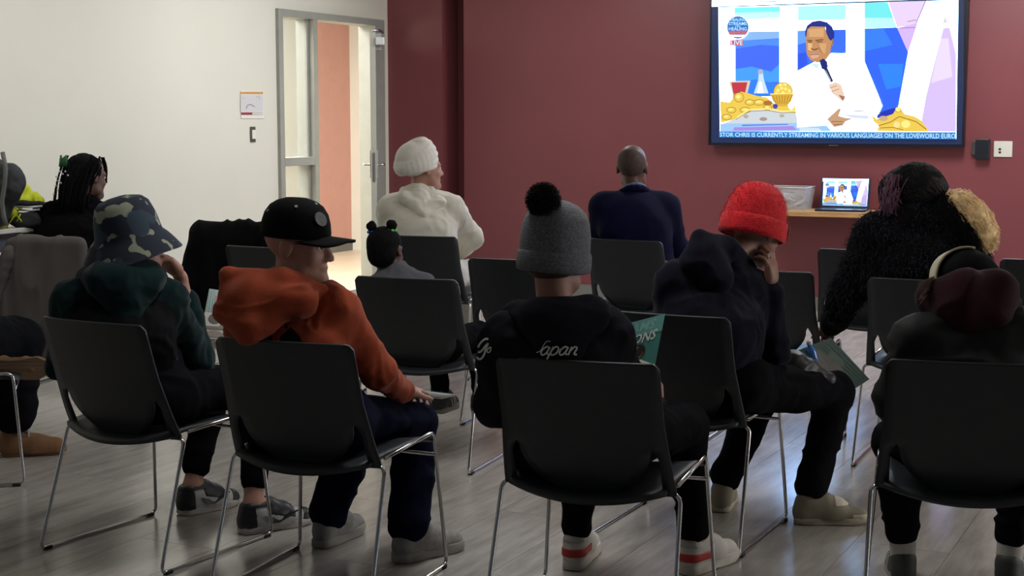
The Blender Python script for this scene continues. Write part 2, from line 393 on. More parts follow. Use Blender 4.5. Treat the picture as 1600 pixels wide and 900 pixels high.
structure(rbox('ceiling', WX - 0.1, 10.7, -14.0, 0.1, CEIL, CEIL + 0.06, M_ceil))
structure(rbox('wall_back', COLA, 10.7, 0.0, 0.6, 0, CEIL, M_red))
# white wall with the door opening
bL, zt = hit_white(430, 13); bR, _ = hit_white(596, 30); FT = zt
structure(rbox('wall_column', WX - .1, COLB, 0, 0.7, 0, CEIL, M_red)); structure(rbox('wall_slot', COLB - .05, COLA + .05, 0.28, 0.45, 0, CEIL, M_red))
CURM = ROOMW; bRed = .15
structure(rbox('wall_left', -0.15, 0, -14.0, bL, 0, CEIL, M_white))
structure(rbox('wall_left', -0.15, 0, bL, bR, FT, CEIL, M_white))
structure(rbox('wall_left', -0.15, 0, bR, bRed, 0, CEIL, M_white))
M_base = mat('baseboard_grey', (120, 120, 116), 0.5, var=0.03)
structure(rbox('baseboard_left', 0, 0.012, -14, bL, 0, 0.1, M_base)); structure(rbox('baseboard_back', COLA - WX, 11.2, -0.012, 0, 0, 0.1, M_base)); structure(rbox('baseboard_column', 0, COLB - WX, -.012, 0, 0, 0.1, M_base))
# right-hand wall outside the frame, with invented windows for the side fill
CURM = ROOM
structure(rbox('wall_right', RIGHTA, RIGHTA + .15, -14, FILLB[0][0], 0, CEIL, M_white)); structure(rbox('wall_right', RIGHTA, RIGHTA + .15, FILLB[0][1], FILLB[1][0], 0, CEIL, M_white)); structure(rbox('wall_right', RIGHTA, RIGHTA + .15, FILLB[1][1], 0.1, 0, CEIL, M_white))
for i, (b0, b1) in enumerate(FILLB):
    structure(rbox('wall_right', RIGHTA, RIGHTA + .15, b0, b1, 0, .9, M_white)); structure(rbox('wall_right', RIGHTA, RIGHTA + .15, b0, b1, 2.6, CEIL, M_white))
    w_ = structure(empty('window_%d' % (i + 1))); w_.matrix_world = ROOM
    for q in ((b0, b0 + .05, .9, 2.6), (b1 - .05, b1, .9, 2.6), (b0, b1, .9, .95), (b0, b1, 2.55, 2.6)): rbox('window_frame', RIGHTA + .02, RIGHTA + .1, *q, M_steel, w_)
CURM = ROOMW
# recessed ceiling lamps (above the frame)
M_diff = bpy.data.materials.new('lamp_diffuser'); M_diff.use_nodes = True; _b = M_diff.node_tree.nodes['Principled BSDF']; _b.inputs['Emission Color'].default_value = (1, .97, .9, 1); _b.inputs['Emission Strength'].default_value = 1.5
for i, (a, b, p) in enumerate(CEILING_LAMPS):
    t = empty('ceiling_light'); t.matrix_world = ROOM
    tag(t, ['recessed ceiling light panel before the red wall near the white wall', 'recessed ceiling light panel before the red wall near the television', 'recessed ceiling light panel over the middle rows of chairs'][i], 'ceiling light', 'recessed ceiling lights')
    rbox('light_frame', a - .31, a + .31, b - .61, b + .61, CEIL - 0.012, CEIL, M_white, t); rbox('diffuser', a - .285, a + .285, b - .585, b + .585, CEIL - 0.018, CEIL - 0.012, M_diff, t)
for i, b in enumerate(WALL_FILLS):
    t = empty('wall_washer'); t.matrix_world = ROOM @ Matrix.Translation((WX + 1.72, b, CEIL)); tag(t, ['ceiling wall washer aimed at the white wall beside the door', 'ceiling wall washer aimed at the middle of the white wall', 'ceiling wall washer aimed at the white wall by the table'][i], 'ceiling light', 'wall washers')
    o = box_obj('washer_housing', (-.11, -.85, -.03), (.11, .85, 0), M_steel, t, .004); o = box_obj('washer_baffle', (.06, -.85, -.10), (.075, .85, -.03), M_steel, t)
# door frame, side light, open leaf
bm1, _ = hit_white(486.5, 150); bm2, _ = hit_white(493, 150); bl2, _ = hit_white(438.5, 100); bo, _ = hit_white(576, 150)
door = structure(empty('door_1')); door.matrix_world = ROOMW
FD0, FD1 = -0.14, 0.03
rbox('door_jamb', FD0, FD1, bL, bl2, 0, FT, M_steel, door, 0.003); rbox('door_jamb', FD0, FD1, bo + 0.07, bR, 0, FT, M_steel, door, 0.003)
rbox('door_head', FD0, FD1, bl2, bo + 0.07, FT - 0.055, FT, M_steel, door, 0.003); rbox('mullion', FD0, FD1, bm1, bm2, 0, FT - 0.055, M_steel, door, 0.003)
z1 = hit_white(460, 246)[1]; z2 = hit_white(460, 259)[1]
rbox('transom_bar', FD0, FD1, bl2, bm1, z2, z1, M_steel, door, 0.003); rbox('bottom_rail', FD0, FD1, bl2, bm1, 0, 0.12, M_steel, door, 0.003)
for s0, s1 in ((z1, FT - 0.055), (0.12, z2)):   # inner stop around each pane
    rbox('glazing_bead', -0.05, -0.02, bl2, bl2 + 0.025, s0, s1, M_steel, door); rbox('glazing_bead', -0.05, -0.02, bm1 - 0.025, bm1, s0, s1, M_steel, door)
M_glass = mat('clear_pane', (235, 245, 235), 0.03, alpha=0.12, spec=0.5)
rbox('glass_pane', -0.038, -0.032, bl2 + .02, bm1 - .02, z1, FT - 0.055, M_glass, door); rbox('glass_pane', -0.038, -0.032, bl2 + .02, bm1 - .02, 0.12, z2, M_glass, door)
# leaf swung open into the room, seen edge on from the rows of chairs
hp = room(WX + 0.02, bo + 0.085); ang = nrm(np.array([hp[0], hp[1], 0])); lp = hp - ang * 0.92; side = np.array([ang[1], -ang[0], 0])
leaf = empty('open_door', tuple(hp)); tag(leaf, 'grey metal door leaf standing open edge-on beside the red wall', 'door')
LM = Matrix(((side[0], -ang[0], 0, 0), (side[1], -ang[1], 0, 0), (0, 0, 1, 0), (0, 0, 0, 1)))
leaf.matrix_world = Matrix.Translation(Vector(hp)) @ LM
M_leaf = mat('door_leaf_grey', (172, 170, 160), 0.45, var=0.02); M_satin = mat('satin_steel', (190, 190, 190), 0.28, 1.0, var=0.03)
TH = 0.045
box_obj('leaf_panel', (-TH, 0.0, 0.012), (0, 0.92, 2.12), M_leaf, leaf, 0.002)
box_obj('edge_plate', (-TH * .75, 0.918, 0.95), (-TH * .25, 0.923, 1.18), M_satin, leaf)
for sx in (-1, 1):
    x0 = -TH if sx < 0 else 0
    hd = box_obj('handle_rose', (x0, 0.84, 0.98), (x0 + sx * 0.008, 0.885, 1.20), M_satin, leaf, 0.002)
    v, f = tube_geo(fillet([(x0, 0.862, 1.085), (x0 + sx * 0.055, 0.862, 1.085), (x0 + sx * 0.058, 0.75, 1.085)], 0.015), 0.0095, 8); mesh_obj('lever_handle', v, f, M_satin, leaf)
v, f = tube_geo([(-0.02, 0.86, 2.135), (0.03, 0.8, 2.14), (0.06, 0.5, 2.14)], 0.012, 6); mesh_obj('closer_arm', v, f, M_satin, leaf)
box_obj('door_closer', (0.0, 0.76, 2.02), (0.07, 0.95, 2.08), mat('closer_silver', (205, 205, 205), 0.35, 0.3, var=.03), leaf, 0.006)
box_obj('closer_bracket', (-0.002, 0.78, 1.98), (0.045, 0.90, 2.11), M_steel, leaf, 0.003)
# corridor behind the door
def corr(name, a0, a1, b0, b1, z0, z1, m): return structure(rbox(name, a0, a1, b0, b1, z0, z1, m))
M_cfloor = mat('corridor_floor_beige', (206, 188, 164), 0.35, var=0.05, vscale=3)
corr('floor', -5.2, -0.1, -9, 3.0, -0.06, 0.0, M_cfloor); corr('ceiling', -5.2, -0.15, -9, 3.0, CEIL - .03, CEIL + .03, M_ceil)
def pt_a(u, v, a):
    b, z = hit_white(u, v, a); return b, z
pa = -2.2
bp0, _ = pt_a(488, 200, pa); bp1, _ = pt_a(547.5, 200, pa)
corr('wall_corridor', pa - .1, pa, -9, bp0 - 0.02, 0, CEIL, M_white); corr('wall_corridor', pa - .1, pa, bp0 - 0.02, bp1, 0, CEIL, M_pink)
corr('baseboard_corridor', pa, pa + 0.012, -9, bp1, 0, 0.1, M_base); corr('wall_corridor', pa - .1, pa + 0.25, bp1, 3.0, 0, CEIL, M_white)
corr('wall_corridor', -5.2, -0.15, 2.9, 3.0, 0, CEIL, M_white)
# evacuation plan and light switch on the white wall
def wall_map(u, v, n, off=0.004): b, z = hit_white(u, v, off); return (off + n * 0.0002, b, z)
sg = empty('wall_notice'); sg.matrix_world = ROOMW; tag(sg, 'small framed evacuation plan with orange header on the white wall', 'sign')
b0, zz1 = hit_white(375, 142); b1, zz0 = hit_white(411.5, 185)
rbox('board', 0, 0.006, b0, b1, zz0, zz1, mat('notice_paper', (226, 222, 214), .5, var=.02), sg)
A = Art(); A.poly([(376, 143.5), (411, 143.5), (411, 147), (376, 147)], (205, 150, 80)); A.poly([(376, 148), (411, 148), (411, 174), (376, 174)], (208, 206, 208))
A.line([(385, 170), (386, 165), (391, 163), (398, 167)], 1.3, (120, 128, 122)); A.line([(400, 152), (405, 150), (406, 156)], 0.9, (170, 172, 178)); A.line([(378, 152), (381, 154)], .9, (170, 172, 178))
A.poly([(376.5, 175.5), (394, 175.5), (394, 179.5), (376.5, 179.5)], (150, 62, 76)); A.line([(394, 176), (411, 176)], .5, (140, 130, 128)); A.line([(394, 179), (411, 179)], .5, (150, 140, 138))
A.build('printed_plan', lambda u, v, n: wall_map(u, v, n, 0.0065), print_attr('print'), sg)
sw = empty('light_switch'); sw.matrix_world = ROOMW; tag(sw, 'light switch with white rocker in dark plate below the notice', 'switch')
b0, zz1 = hit_white(390, 198); b1, zz0 = hit_white(398.5, 222); rbox('switch_plate', 0, 0.008, b0, b1, zz0, zz1, mat('switch_plate_bronze', (92, 88, 76), .4, .4, var=.04), sw, 0.002)
b0, zz1 = hit_white(392, 203); b1, zz0 = hit_white(397.5, 217); rbox('rocker', 0.008, 0.013, b0, b1, zz0, zz1, mat('rocker_white', (225, 222, 212), .4, var=.02), sw, 0.001)

# ------------------------------------------------------------------ television
CURM = ROOM
TVO = 0.09
def tvp(u, v, n, off=TVO): a, z = hit_red(u, v, off); return (a, -off - n * 0.00012, z)
tv = empty('television'); tv.matrix_world = ROOM; tag(tv, 'large flat television on the red wall showing a seated speaker', 'television')
a0, _ = hit_red(1110.5, 120, TVO); a1, _ = hit_red(1506.5, 120, TVO); zb = hit_red(1310, 226, TVO)[1]; zt_ = zb + 1.13
M_bezel = mat('tv_bezel', (22, 24, 34), 0.35, var=.04)
rbox('housing', a0 - .012, a1 + .012, -TVO + 0.004, -0.03, zb - 0.012, zt_ + .012, M_bezel, tv, 0.006)
rbox('wall_mount', (a0 + a1) / 2 - .3, (a0 + a1) / 2 + .3, -0.035, 0.0, zb + .3, zt_ - .3, M_rubber, tv)
rbox('bezel', a0 - .012, a1 + .012, -TVO - .004, -TVO + .004, zb - .012, zb + .004, M_bezel, tv); rbox('bezel', a0 - .012, a0, -TVO - .004, -TVO + .004, zb, zt_, M_bezel, tv); rbox('bezel', a1, a1 + .012, -TVO - .004, -TVO + .004, zb, zt_, M_bezel, tv)
def speaker_art():
    A = Art(.14); P = A.poly; WH = (250, 252, 255)
    P([(1111.5, -12), (1506, -24), (1506, 226), (1111.5, 223)], (30, 48, 96), .6)
    P([(1112, -30), (1500, -42), (1499, -3), (1112, 10.5)], (236, 246, 246)); A.line([(1189, -3), (1190, 3), (1212, 2.5), (1213, -4)], 1.5, (90, 170, 170)); A.line([(1122, 11.2), (1498, -.5)], .9, (70, 90, 100))
    P([(1122.5, 11.5), (1497.5, 0), (1494, 217), (1125, 214)], WH)
    P([(1148, 12), (1219, 10), (1219, 27), (1148, 30)], (120, 240, 250)); P([(1148, 20), (1219, 18), (1219, 28), (1148, 31)], (190, 250, 252))
    P([(1247, 10), (1322, 7), (1322, 30), (1247, 32)], (170, 245, 250)); P([(1351, 4.5), (1387, 3.5), (1401, 43), (1351, 44)], (110, 225, 228)); P([(1351, 28), (1396, 28), (1401, 43), (1351, 44)], (180, 240, 245))
    P([(1149, 50), (1218, 49), (1218, 150), (1149, 152)], (58, 100, 245)); P([(1149, 50), (1218, 49), (1218, 60), (1149, 64)], (130, 175, 230)); P([(1149, 64), (1218, 61), (1218, 72), (1190, 70), (1149, 76)], (70, 135, 235))
    P([(1149, 108), (1175, 104), (1205, 112), (1218, 100), (1218, 128), (1149, 130)], (62, 150, 245)); P([(1149, 130), (1180, 124), (1218, 132), (1218, 150), (1149, 152)], (40, 120, 245))
    P([(1246, 48), (1322, 46), (1322, 83), (1296, 84), (1246, 111)], (52, 105, 240)); P([(1246, 48), (1262, 47.6), (1262, 66), (1246, 70)], (95, 150, 235)); P([(1246, 84), (1260, 82), (1262, 100), (1246, 111)], (40, 80, 225))
    P([(1351, 44.5), (1403, 43), (1419, 82), (1404, 165), (1400, 176), (1370, 184), (1379, 165), (1351, 96)], (38, 95, 240)); P([(1351, 44.5), (1380, 44), (1395, 70), (1352, 80)], (45, 120, 240)); P([(1372, 100), (1412, 100), (1408, 135), (1385, 140)], (35, 125, 250)); P([(1372, 176), (1400, 168), (1396, 182), (1370, 185)], (20, 40, 170))
    P([(1388, 3), (1446, 1.5), (1432, 38), (1402, 43)], (222, 200, 240)); P([(1402, 44), (1434, 36), (1419, 82)], (205, 175, 235)); A.line([(1405, 44), (1432, 43)], .8, (120, 90, 130)); A.line([(1418, 34), (1432, 31)], 1.2, (150, 120, 160)); A.line([(1432, 36), (1447, 1)], 1.6, (150, 110, 170))
    P([(1474, 44), (1484, 43), (1494, 85), (1493.6, 206), (1437, 206), (1447, 150)], (206, 184, 246)); P([(1470, 60), (1482, 60), (1488, 120), (1455, 130)], (224, 208, 250)); A.line([(1472, 39), (1483, 39)], 1.6, (160, 150, 170)); P([(1477, 25), (1481, 36), (1473, 36)], (205, 200, 215))
    # table group on the left
    GOLD = (226, 192, 74); GD = (138, 92, 22); GL = (248, 226, 130)
    P([(1139, 127), (1173, 126), (1167, 150), (1168, 162), (1144, 162), (1145, 148)], (205, 195, 170)); P([(1143, 129), (1168, 128.5), (1164, 148), (1147, 150)], (186, 44, 62)); P([(1147, 146), (1165, 146), (1165, 160), (1146, 160)], (196, 140, 60))
    P([(1186, 112), (1192, 112), (1194, 125), (1201, 146), (1178, 146), (1185, 125)], (190, 215, 240)); A.ellipse((1188.5, 112), (4, 4), (170, 165, 200)); P([(1187, 128), (1190, 128), (1193, 145), (1184, 145)], (235, 245, 250))
    P([(1125, 158), (1140, 160), (1148, 150), (1158, 143), (1170, 146), (1184, 150), (1198, 152), (1212, 163), (1243, 165), (1244, 177), (1200, 171), (1172, 171), (1160, 182), (1150, 186), (1127, 192)], GOLD)
    P([(1152, 184), (1172, 171), (1200, 171), (1244, 177), (1247, 194), (1128, 194)], (196, 204, 210)); A.ellipse((1193, 186), (6, 3), (160, 140, 130)); A.ellipse((1166, 182), (4, 3), (170, 165, 140)); A.ellipse((1222, 181), (4, 2.5), (168, 165, 150))
    for c, r in (((1155, 152), (7, 7)), ((1187, 160), (9, 4)), ((1172, 160), (7, 4)), ((1143, 172), (7, 4)), ((1136, 183), (7, 4)), ((1165, 172), (8, 4)), ((1200, 168), (6, 4))):
        A.ellipse(c, (r[0] + .8, r[1] + .8), GD); A.ellipse(c, r, GOLD); A.ellipse((c[0] - 1, c[1] - 1), (r[0] * .5, r[1] * .45), GL)
    A.ellipse((1200, 161), (7, 4), (168, 104, 40)); A.line([(1152, 184), (1170, 171.5), (1200, 170), (1222, 174), (1244, 173)], 2.2, GL); A.line([(1150, 187), (1171, 174), (1200, 172.5), (1222, 176.5), (1244, 175.5)], .8, GD)
    A.ellipse((1224, 144), (15.5, 16), GD); A.ellipse((1224, 144), (14.5, 15), GOLD)
    for x, y in ((1216, 141), (1222, 138), (1228, 139), (1234, 142), (1220, 133), (1227, 132), (1224, 145), (1214, 146)): A.ellipse((x, y), (2.6, 2.4), GL)
    P([(1204, 147), (1241, 146), (1237, 158), (1230, 166), (1216, 166), (1208, 158)], (210, 165, 50)); A.line([(1204, 147), (1241, 146)], 1.6, GL)
    for i in range(7): A.line([(1208 + i * 5, 149), (1213 + i * 3.2, 162)], .8, GD)
    P([(1218, 166), (1230, 166), (1234, 171), (1214, 171)], GOLD); A.ellipse((1212, 166), (4, 4), (60, 60, 170)); A.ellipse((1237, 165), (4.5, 6), (245, 240, 235))
    P([(1126, 193), (1245, 192), (1258, 197), (1290, 196), (1296, 192), (1306, 205), (1126, 206)], (150, 190, 245)); P([(1148, 199), (1240, 197), (1246, 203), (1146, 204)], (160, 130, 215)); P([(1160, 195), (1232, 193.5), (1232, 195), (1160, 197)], (80, 110, 200)); P([(1250, 199), (1280, 200), (1285, 205), (1250, 205)], (195, 215, 248))
    # speaker in white
    P([(1246, 112), (1262, 103), (1279, 95), (1300, 83), (1330, 84), (1346, 100), (1362, 122), (1379.5, 165), (1374, 178), (1358, 180), (1372, 205), (1300, 205), (1292, 196), (1246, 199)], (250, 251, 254))
    A.line([(1346, 98), (1379, 164), (1374, 177), (1330, 176), (1322, 160)], .9, (200, 210, 235)); P([(1322, 165), (1374, 170), (1373, 178), (1330, 177)], (222, 232, 248)); A.line([(1334, 173), (1350, 174)], 1.0, (120, 120, 130)); P([(1318, 178), (1360, 181), (1356, 186), (1330, 184)], (205, 210, 235))
    A.line([(1246, 112), (1246, 199)], .7, (205, 215, 235)); A.ellipse((1270, 179), (1, 1), (110, 110, 130)); P([(1269, 99), (1281, 100), (1279, 108), (1271, 104)], (200, 222, 246))
    SK = (186, 134, 86); SL = (206, 158, 108); SD = (92, 56, 36)
    P([(1261, 46), (1268, 41), (1290, 41.5), (1292, 52), (1299, 60), (1303, 61), (1302, 71), (1299, 74), (1298, 84), (1290, 95), (1278, 98), (1267, 94), (1261, 84), (1260, 68)], SK)
    P([(1264, 46), (1288, 44), (1288, 58), (1265, 58)], SL); P([(1263, 67), (1270, 68), (1269, 80), (1263, 78)], (220, 176, 124)); P([(1281, 68), (1292, 68), (1290, 84), (1283, 80)], (204, 156, 108))
    P([(1259, 56), (1259, 47), (1262, 40), (1270, 34), (1281, 32), (1293, 35), (1301, 42), (1304.5, 52), (1304, 59), (1299, 64), (1296, 61), (1292, 52), (1290.5, 42), (1268, 41.5), (1262, 46), (1260.5, 58)], (24, 36, 130))
    A.line([(1262, 63), (1270, 64)], 1.6, SD); A.line([(1275, 63.5), (1287, 62)], 1.6, SD); A.line([(1263, 66), (1269, 66)], 1.2, (60, 36, 28)); A.line([(1277, 66), (1286, 65)], 1.2, (60, 36, 28)); A.line([(1268, 76), (1273, 78), (1279, 76)], 1.6, SD)
    P([(1265, 85), (1272, 83.5), (1282, 84), (1279, 90), (1270, 92)], (214, 160, 140)); A.line([(1266, 86), (1273, 85), (1281, 85)], 1.0, SD); A.line([(1280, 74), (1285, 82)], .8, SD); A.line([(1303, 61), (1300, 73)], .8, SD)
    P([(1281, 95), (1287, 91.5), (1293, 96), (1294.5, 105), (1290, 109), (1285, 108)], (18, 26, 108)); P([(1288, 108.5), (1293.5, 106), (1303, 127), (1299, 129)], (24, 28, 62)); A.line([(1291, 110), (1299, 126)], .8, (190, 200, 230))
    P([(1295, 133), (1306, 128), (1315, 132), (1319, 144), (1322, 154), (1317, 159), (1309, 152), (1301, 146)], (226, 196, 172)); A.line([(1297, 138), (1308, 134)], .8, (140, 100, 80)); A.line([(1300, 143), (1312, 139)], .8, (140, 100, 80)); P([(1311, 148), (1321, 151), (1318, 158)], (150, 110, 84))
    P([(1293, 186), (1303, 177), (1312, 169), (1315, 171), (1311, 181), (1322, 184), (1334, 185), (1322, 190), (1318, 196), (1304, 199)], (190, 148, 112)); A.line([(1300, 190), (1318, 190)], .9, SD); A.line([(1303, 195), (1316, 194)], .9, SD)
    # gilded chair arm on the right
    P([(1362, 178), (1370, 186), (1385, 182), (1396, 178), (1402, 168), (1409, 170), (1414, 178), (1430, 182), (1440, 188), (1449, 200), (1452, 206), (1371, 205), (1374, 196), (1366, 190)], GOLD); A.ellipse((1404, 171), (5, 4.5), GD); A.ellipse((1404, 171), (4.2, 3.8), GL); A.ellipse((1416, 194), (7, 6), GL); A.ellipse((1402, 195), (5, 5), (236, 214, 140)); A.line([(1372, 197), (1392, 191), (1406, 182), (1432, 190), (1448, 202)], 1.2, GD); A.line([(1376, 200), (1396, 199), (1412, 203)], 1.0, GD); A.ellipse((1381, 185), (7, 4), (190, 160, 130))
    # badge, captions
    A.ellipse((1154, 43.5), (17.6, 18.6), (240, 246, 250)); A.ellipse((1154, 43), (16.8, 17.6), (28, 100, 178))
    for s, y, h, x0, x1, c in (('HEALING', 28.5, 5.5, 1143, 1166, WH), ('STREAMS', 34.5, 6, 1140, 1168, WH), ('LIVE', 40.3, 2.5, 1150, 1158, WH), ('HEALING', 42.6, 6, 1140, 1168, WH)):
        A.text(s, [(x0, y), (x1, y), (x1, y + h * .86), (x0, y + h * .86)], c, 0, .16)
    P([(1140, 48.6), (1168, 48), (1168, 53.5), (1140, 54)], (206, 60, 86)); A.text('SERVICES', [(1141, 49.3), (1167, 48.8), (1167, 53), (1141, 53.3)], (240, 220, 226), 0, .3); P([(1141, 55), (1167, 54.6), (1162, 57.5), (1146, 57.5)], WH)
    P([(1142, 63), (1163, 62.5), (1163, 71.5), (1142, 72)], (205, 84, 84)); A.text('LIVE', [(1143.5, 64), (1161.5, 63.5), (1161.5, 70.5), (1143.5, 71)], WH, 0, .16)
    P([(1125, 205.5), (1494, 206.5), (1494, 217.5), (1125, 214.5)], (36, 120, 190)); A.text('STOR CHRIS IS CURRENTLY STREAMING IN VARIOUS LANGUAGES ON THE LOVEWORLD EURO', [(1126, 207), (1493.5, 208.6), (1493.5, 216.4), (1126, 213.4)], (235, 250, 255), 0, .2)
    return A
ART = speaker_art()
ART.build('screen_picture', tvp, emit_attr('tv_screen_light', 8.5), tv)
rbox('logo_strip', hit_red(1295, 227, TVO)[0], hit_red(1310, 227, TVO)[0], -TVO - .005, -TVO - .003, zb - .009, zb - .003, M_satin, tv)

# small wall box and socket plate right of the television
wb = empty('wall_speaker'); wb.matrix_world = ROOM; tag(wb, 'small black box fixed to the red wall beside the television', 'speaker')
b0, zz1 = hit_red(1524, 217, .06); b1, zz0 = hit_red(1545, 249, .06); rbox('housing', b0, b1, -.06, -.005, zz0, zz1, mat('box_black', (22, 26, 34), .4, var=.04), wb, .006)
b2, _ = hit_red(1518.5, 230, .02); rbox('bracket', b2, b0 + .03, -.03, 0, zz0 + .03, zz1 - .02, mat('bracket_grey', (70, 66, 70), .5, var=.04), wb, .003)
wp = empty('wall_plate'); wp.matrix_world = ROOM; tag(wp, 'white square socket plate on the red wall at the far right', 'socket')
b0, zz1 = hit_red(1553.5, 220.5); b1, zz0 = hit_red(1581.5, 245.5); rbox('plate', b0, b1, -.009, 0, zz0, zz1, mat('plate_white', (214, 210, 200), .4, var=.02), wp, .002)
for u, v in ((1562.5, 233), (1562.5, 238)):
    x, z = hit_red(u, v); rbox('jack', x - .008, x + .008, -.012, -.008, z - .007, z + .007, M_rubber, wp, .001)
# ------------------------------------------------------------------ shelf, laptop, tub
sa0, sz = hit_red(1160, 330, .42); sa1, _ = hit_red(1470, 340, .42); SZ = hit_red(1300, 331, .42)[1]
sh = empty('wall_shelf'); sh.matrix_world = ROOM; tag(sh, 'narrow pale wood shelf along the red wall under the television', 'shelf')
M_shelf = mat('pale_wood', (196, 154, 104), .45, rgb2=(170, 128, 82), vscale=6, stretch=(1, 14, 14))
rbox('shelf_board', sa0, sa1, -.42, 0, SZ - .04, SZ, M_shelf, sh, .003)
for a in (sa0 + .1, sa1 - .1): rbox('shelf_bracket', a - .015, a + .015, -.3, 0, SZ - .065, SZ - .04, M_red, sh)
lp_ = empty('laptop'); tag(lp_, 'open dark laptop on the shelf showing the same broadcast', 'laptop')
la0, _ = hit_red(1282, 310, .16); la1, _ = hit_red(1358, 310, .16); lw = la1 - la0; lh = lw * 0.62; lc = (la0 + la1) / 2
lp_.matrix_world = ROOM @ Matrix.Translation((lc, -.16, SZ)) @ Matrix.Rotation(math.radians(6), 4, 'Z')
M_lap = mat('laptop_dark', (40, 42, 50), .35, .3, var=.04)
kb = box_obj('keyboard_base', (-lw / 2, -.235, 0.0), (lw / 2, 0.0, .016), M_lap, lp_, .004)
for r_ in range(5): box_obj('key_row', (-lw * .44, -.05 - r_ * .021, .0155), (lw * .44, -.035 - r_ * .021, .018), M_rubber, lp_)
TL = math.radians(-14); lid = empty('lid'); lid.parent = lp_; lid.location = (0, 0, .014); lid.rotation_euler = (TL, 0, 0)
lid_shell = box_obj('lid_shell', (-lw / 2, 0, 0), (lw / 2, .008, lh), M_lap, lid, .003)
ART.build('lid_picture', lambda u, v, n: (-lw * .475 + lw * .95 * (u - 1112) / 394, -.0006 - n * 0.00004, lh * .97 - lh * .92 * (v + 10) / 234) if v > -12 else (-lw * .475 + lw * .95 * (u - 1112) / 394, -.0006 - n * 0.00004, lh * .985), emit_attr('laptop_screen_light', 7.0), lid)
tub = empty('storage_tub'); tag(tub, 'clear plastic storage tub of cables at the left end of the shelf', 'storage tub')
ta0, _ = hit_red(1195, 310, .3); ta1, _ = hit_red(1261, 310, .3); tzt = hit_red(1230, 293, .3)[1]
tub.matrix_world = ROOM @ Matrix.Translation(((ta0 + ta1) / 2, -.2, SZ)); tw = (ta1 - ta0) / 2; th_ = max(tzt - SZ, .12)
M_tub = mat('clear_tub', (200, 196, 196), .25, alpha=.38, var=.05); bm = bmesh.new()
for (x0, x1, y0, y1) in ((-1, 1, -1, -1), (1, 1, -1, 1), (-1, 1, 1, 1), (-1, -1, -1, 1)):
    k = .86; P = [(x0 * tw * k, y0 * .13 * k, .002), (x1 * tw * k, y1 * .13 * k, .002), (x1 * tw, y1 * .13, th_), (x0 * tw, y0 * .13, th_)]; bm.faces.new([bm.verts.new(p) for p in P])
bm.faces.new([bm.verts.new(p) for p in ((-tw * .86, -.11, .002), (tw * .86, -.11, .002), (tw * .86, .11, .002), (-tw * .86, .11, .002))])
bmesh.ops.remove_doubles(bm, verts=bm.verts, dist=.001); bmesh.ops.solidify(bm, geom=bm.faces[:], thickness=.003); bm_obj('tub_body', bm, M_tub, tub)
v, f = tube_geo([(-tw, -.13, th_), (tw, -.13, th_), (tw, .13, th_), (-tw, .13, th_), (-tw, -.13, th_)], .006, 6); mesh_obj('rim', v, f, mat('tub_rim', (190, 182, 180), .4, var=.02), tub)
for i in range(7):
    ph = random.random() * 6; q = [(tw * .7 * math.cos(t * .9 + ph) * (0.5 + .5 * random.random()), .09 * math.sin(t * 1.3 + ph), .02 + .6 * th_ * (.5 + .5 * math.sin(t * .7 + ph))) for t in range(9)]
    v, f = tube_geo(fillet(q, .05, 3), .005 if i % 3 else .009, 5); mesh_obj('cable', v, f, M_rubber if i % 3 else mat('cable_white', (190, 186, 184), .5, var=.02), tub)

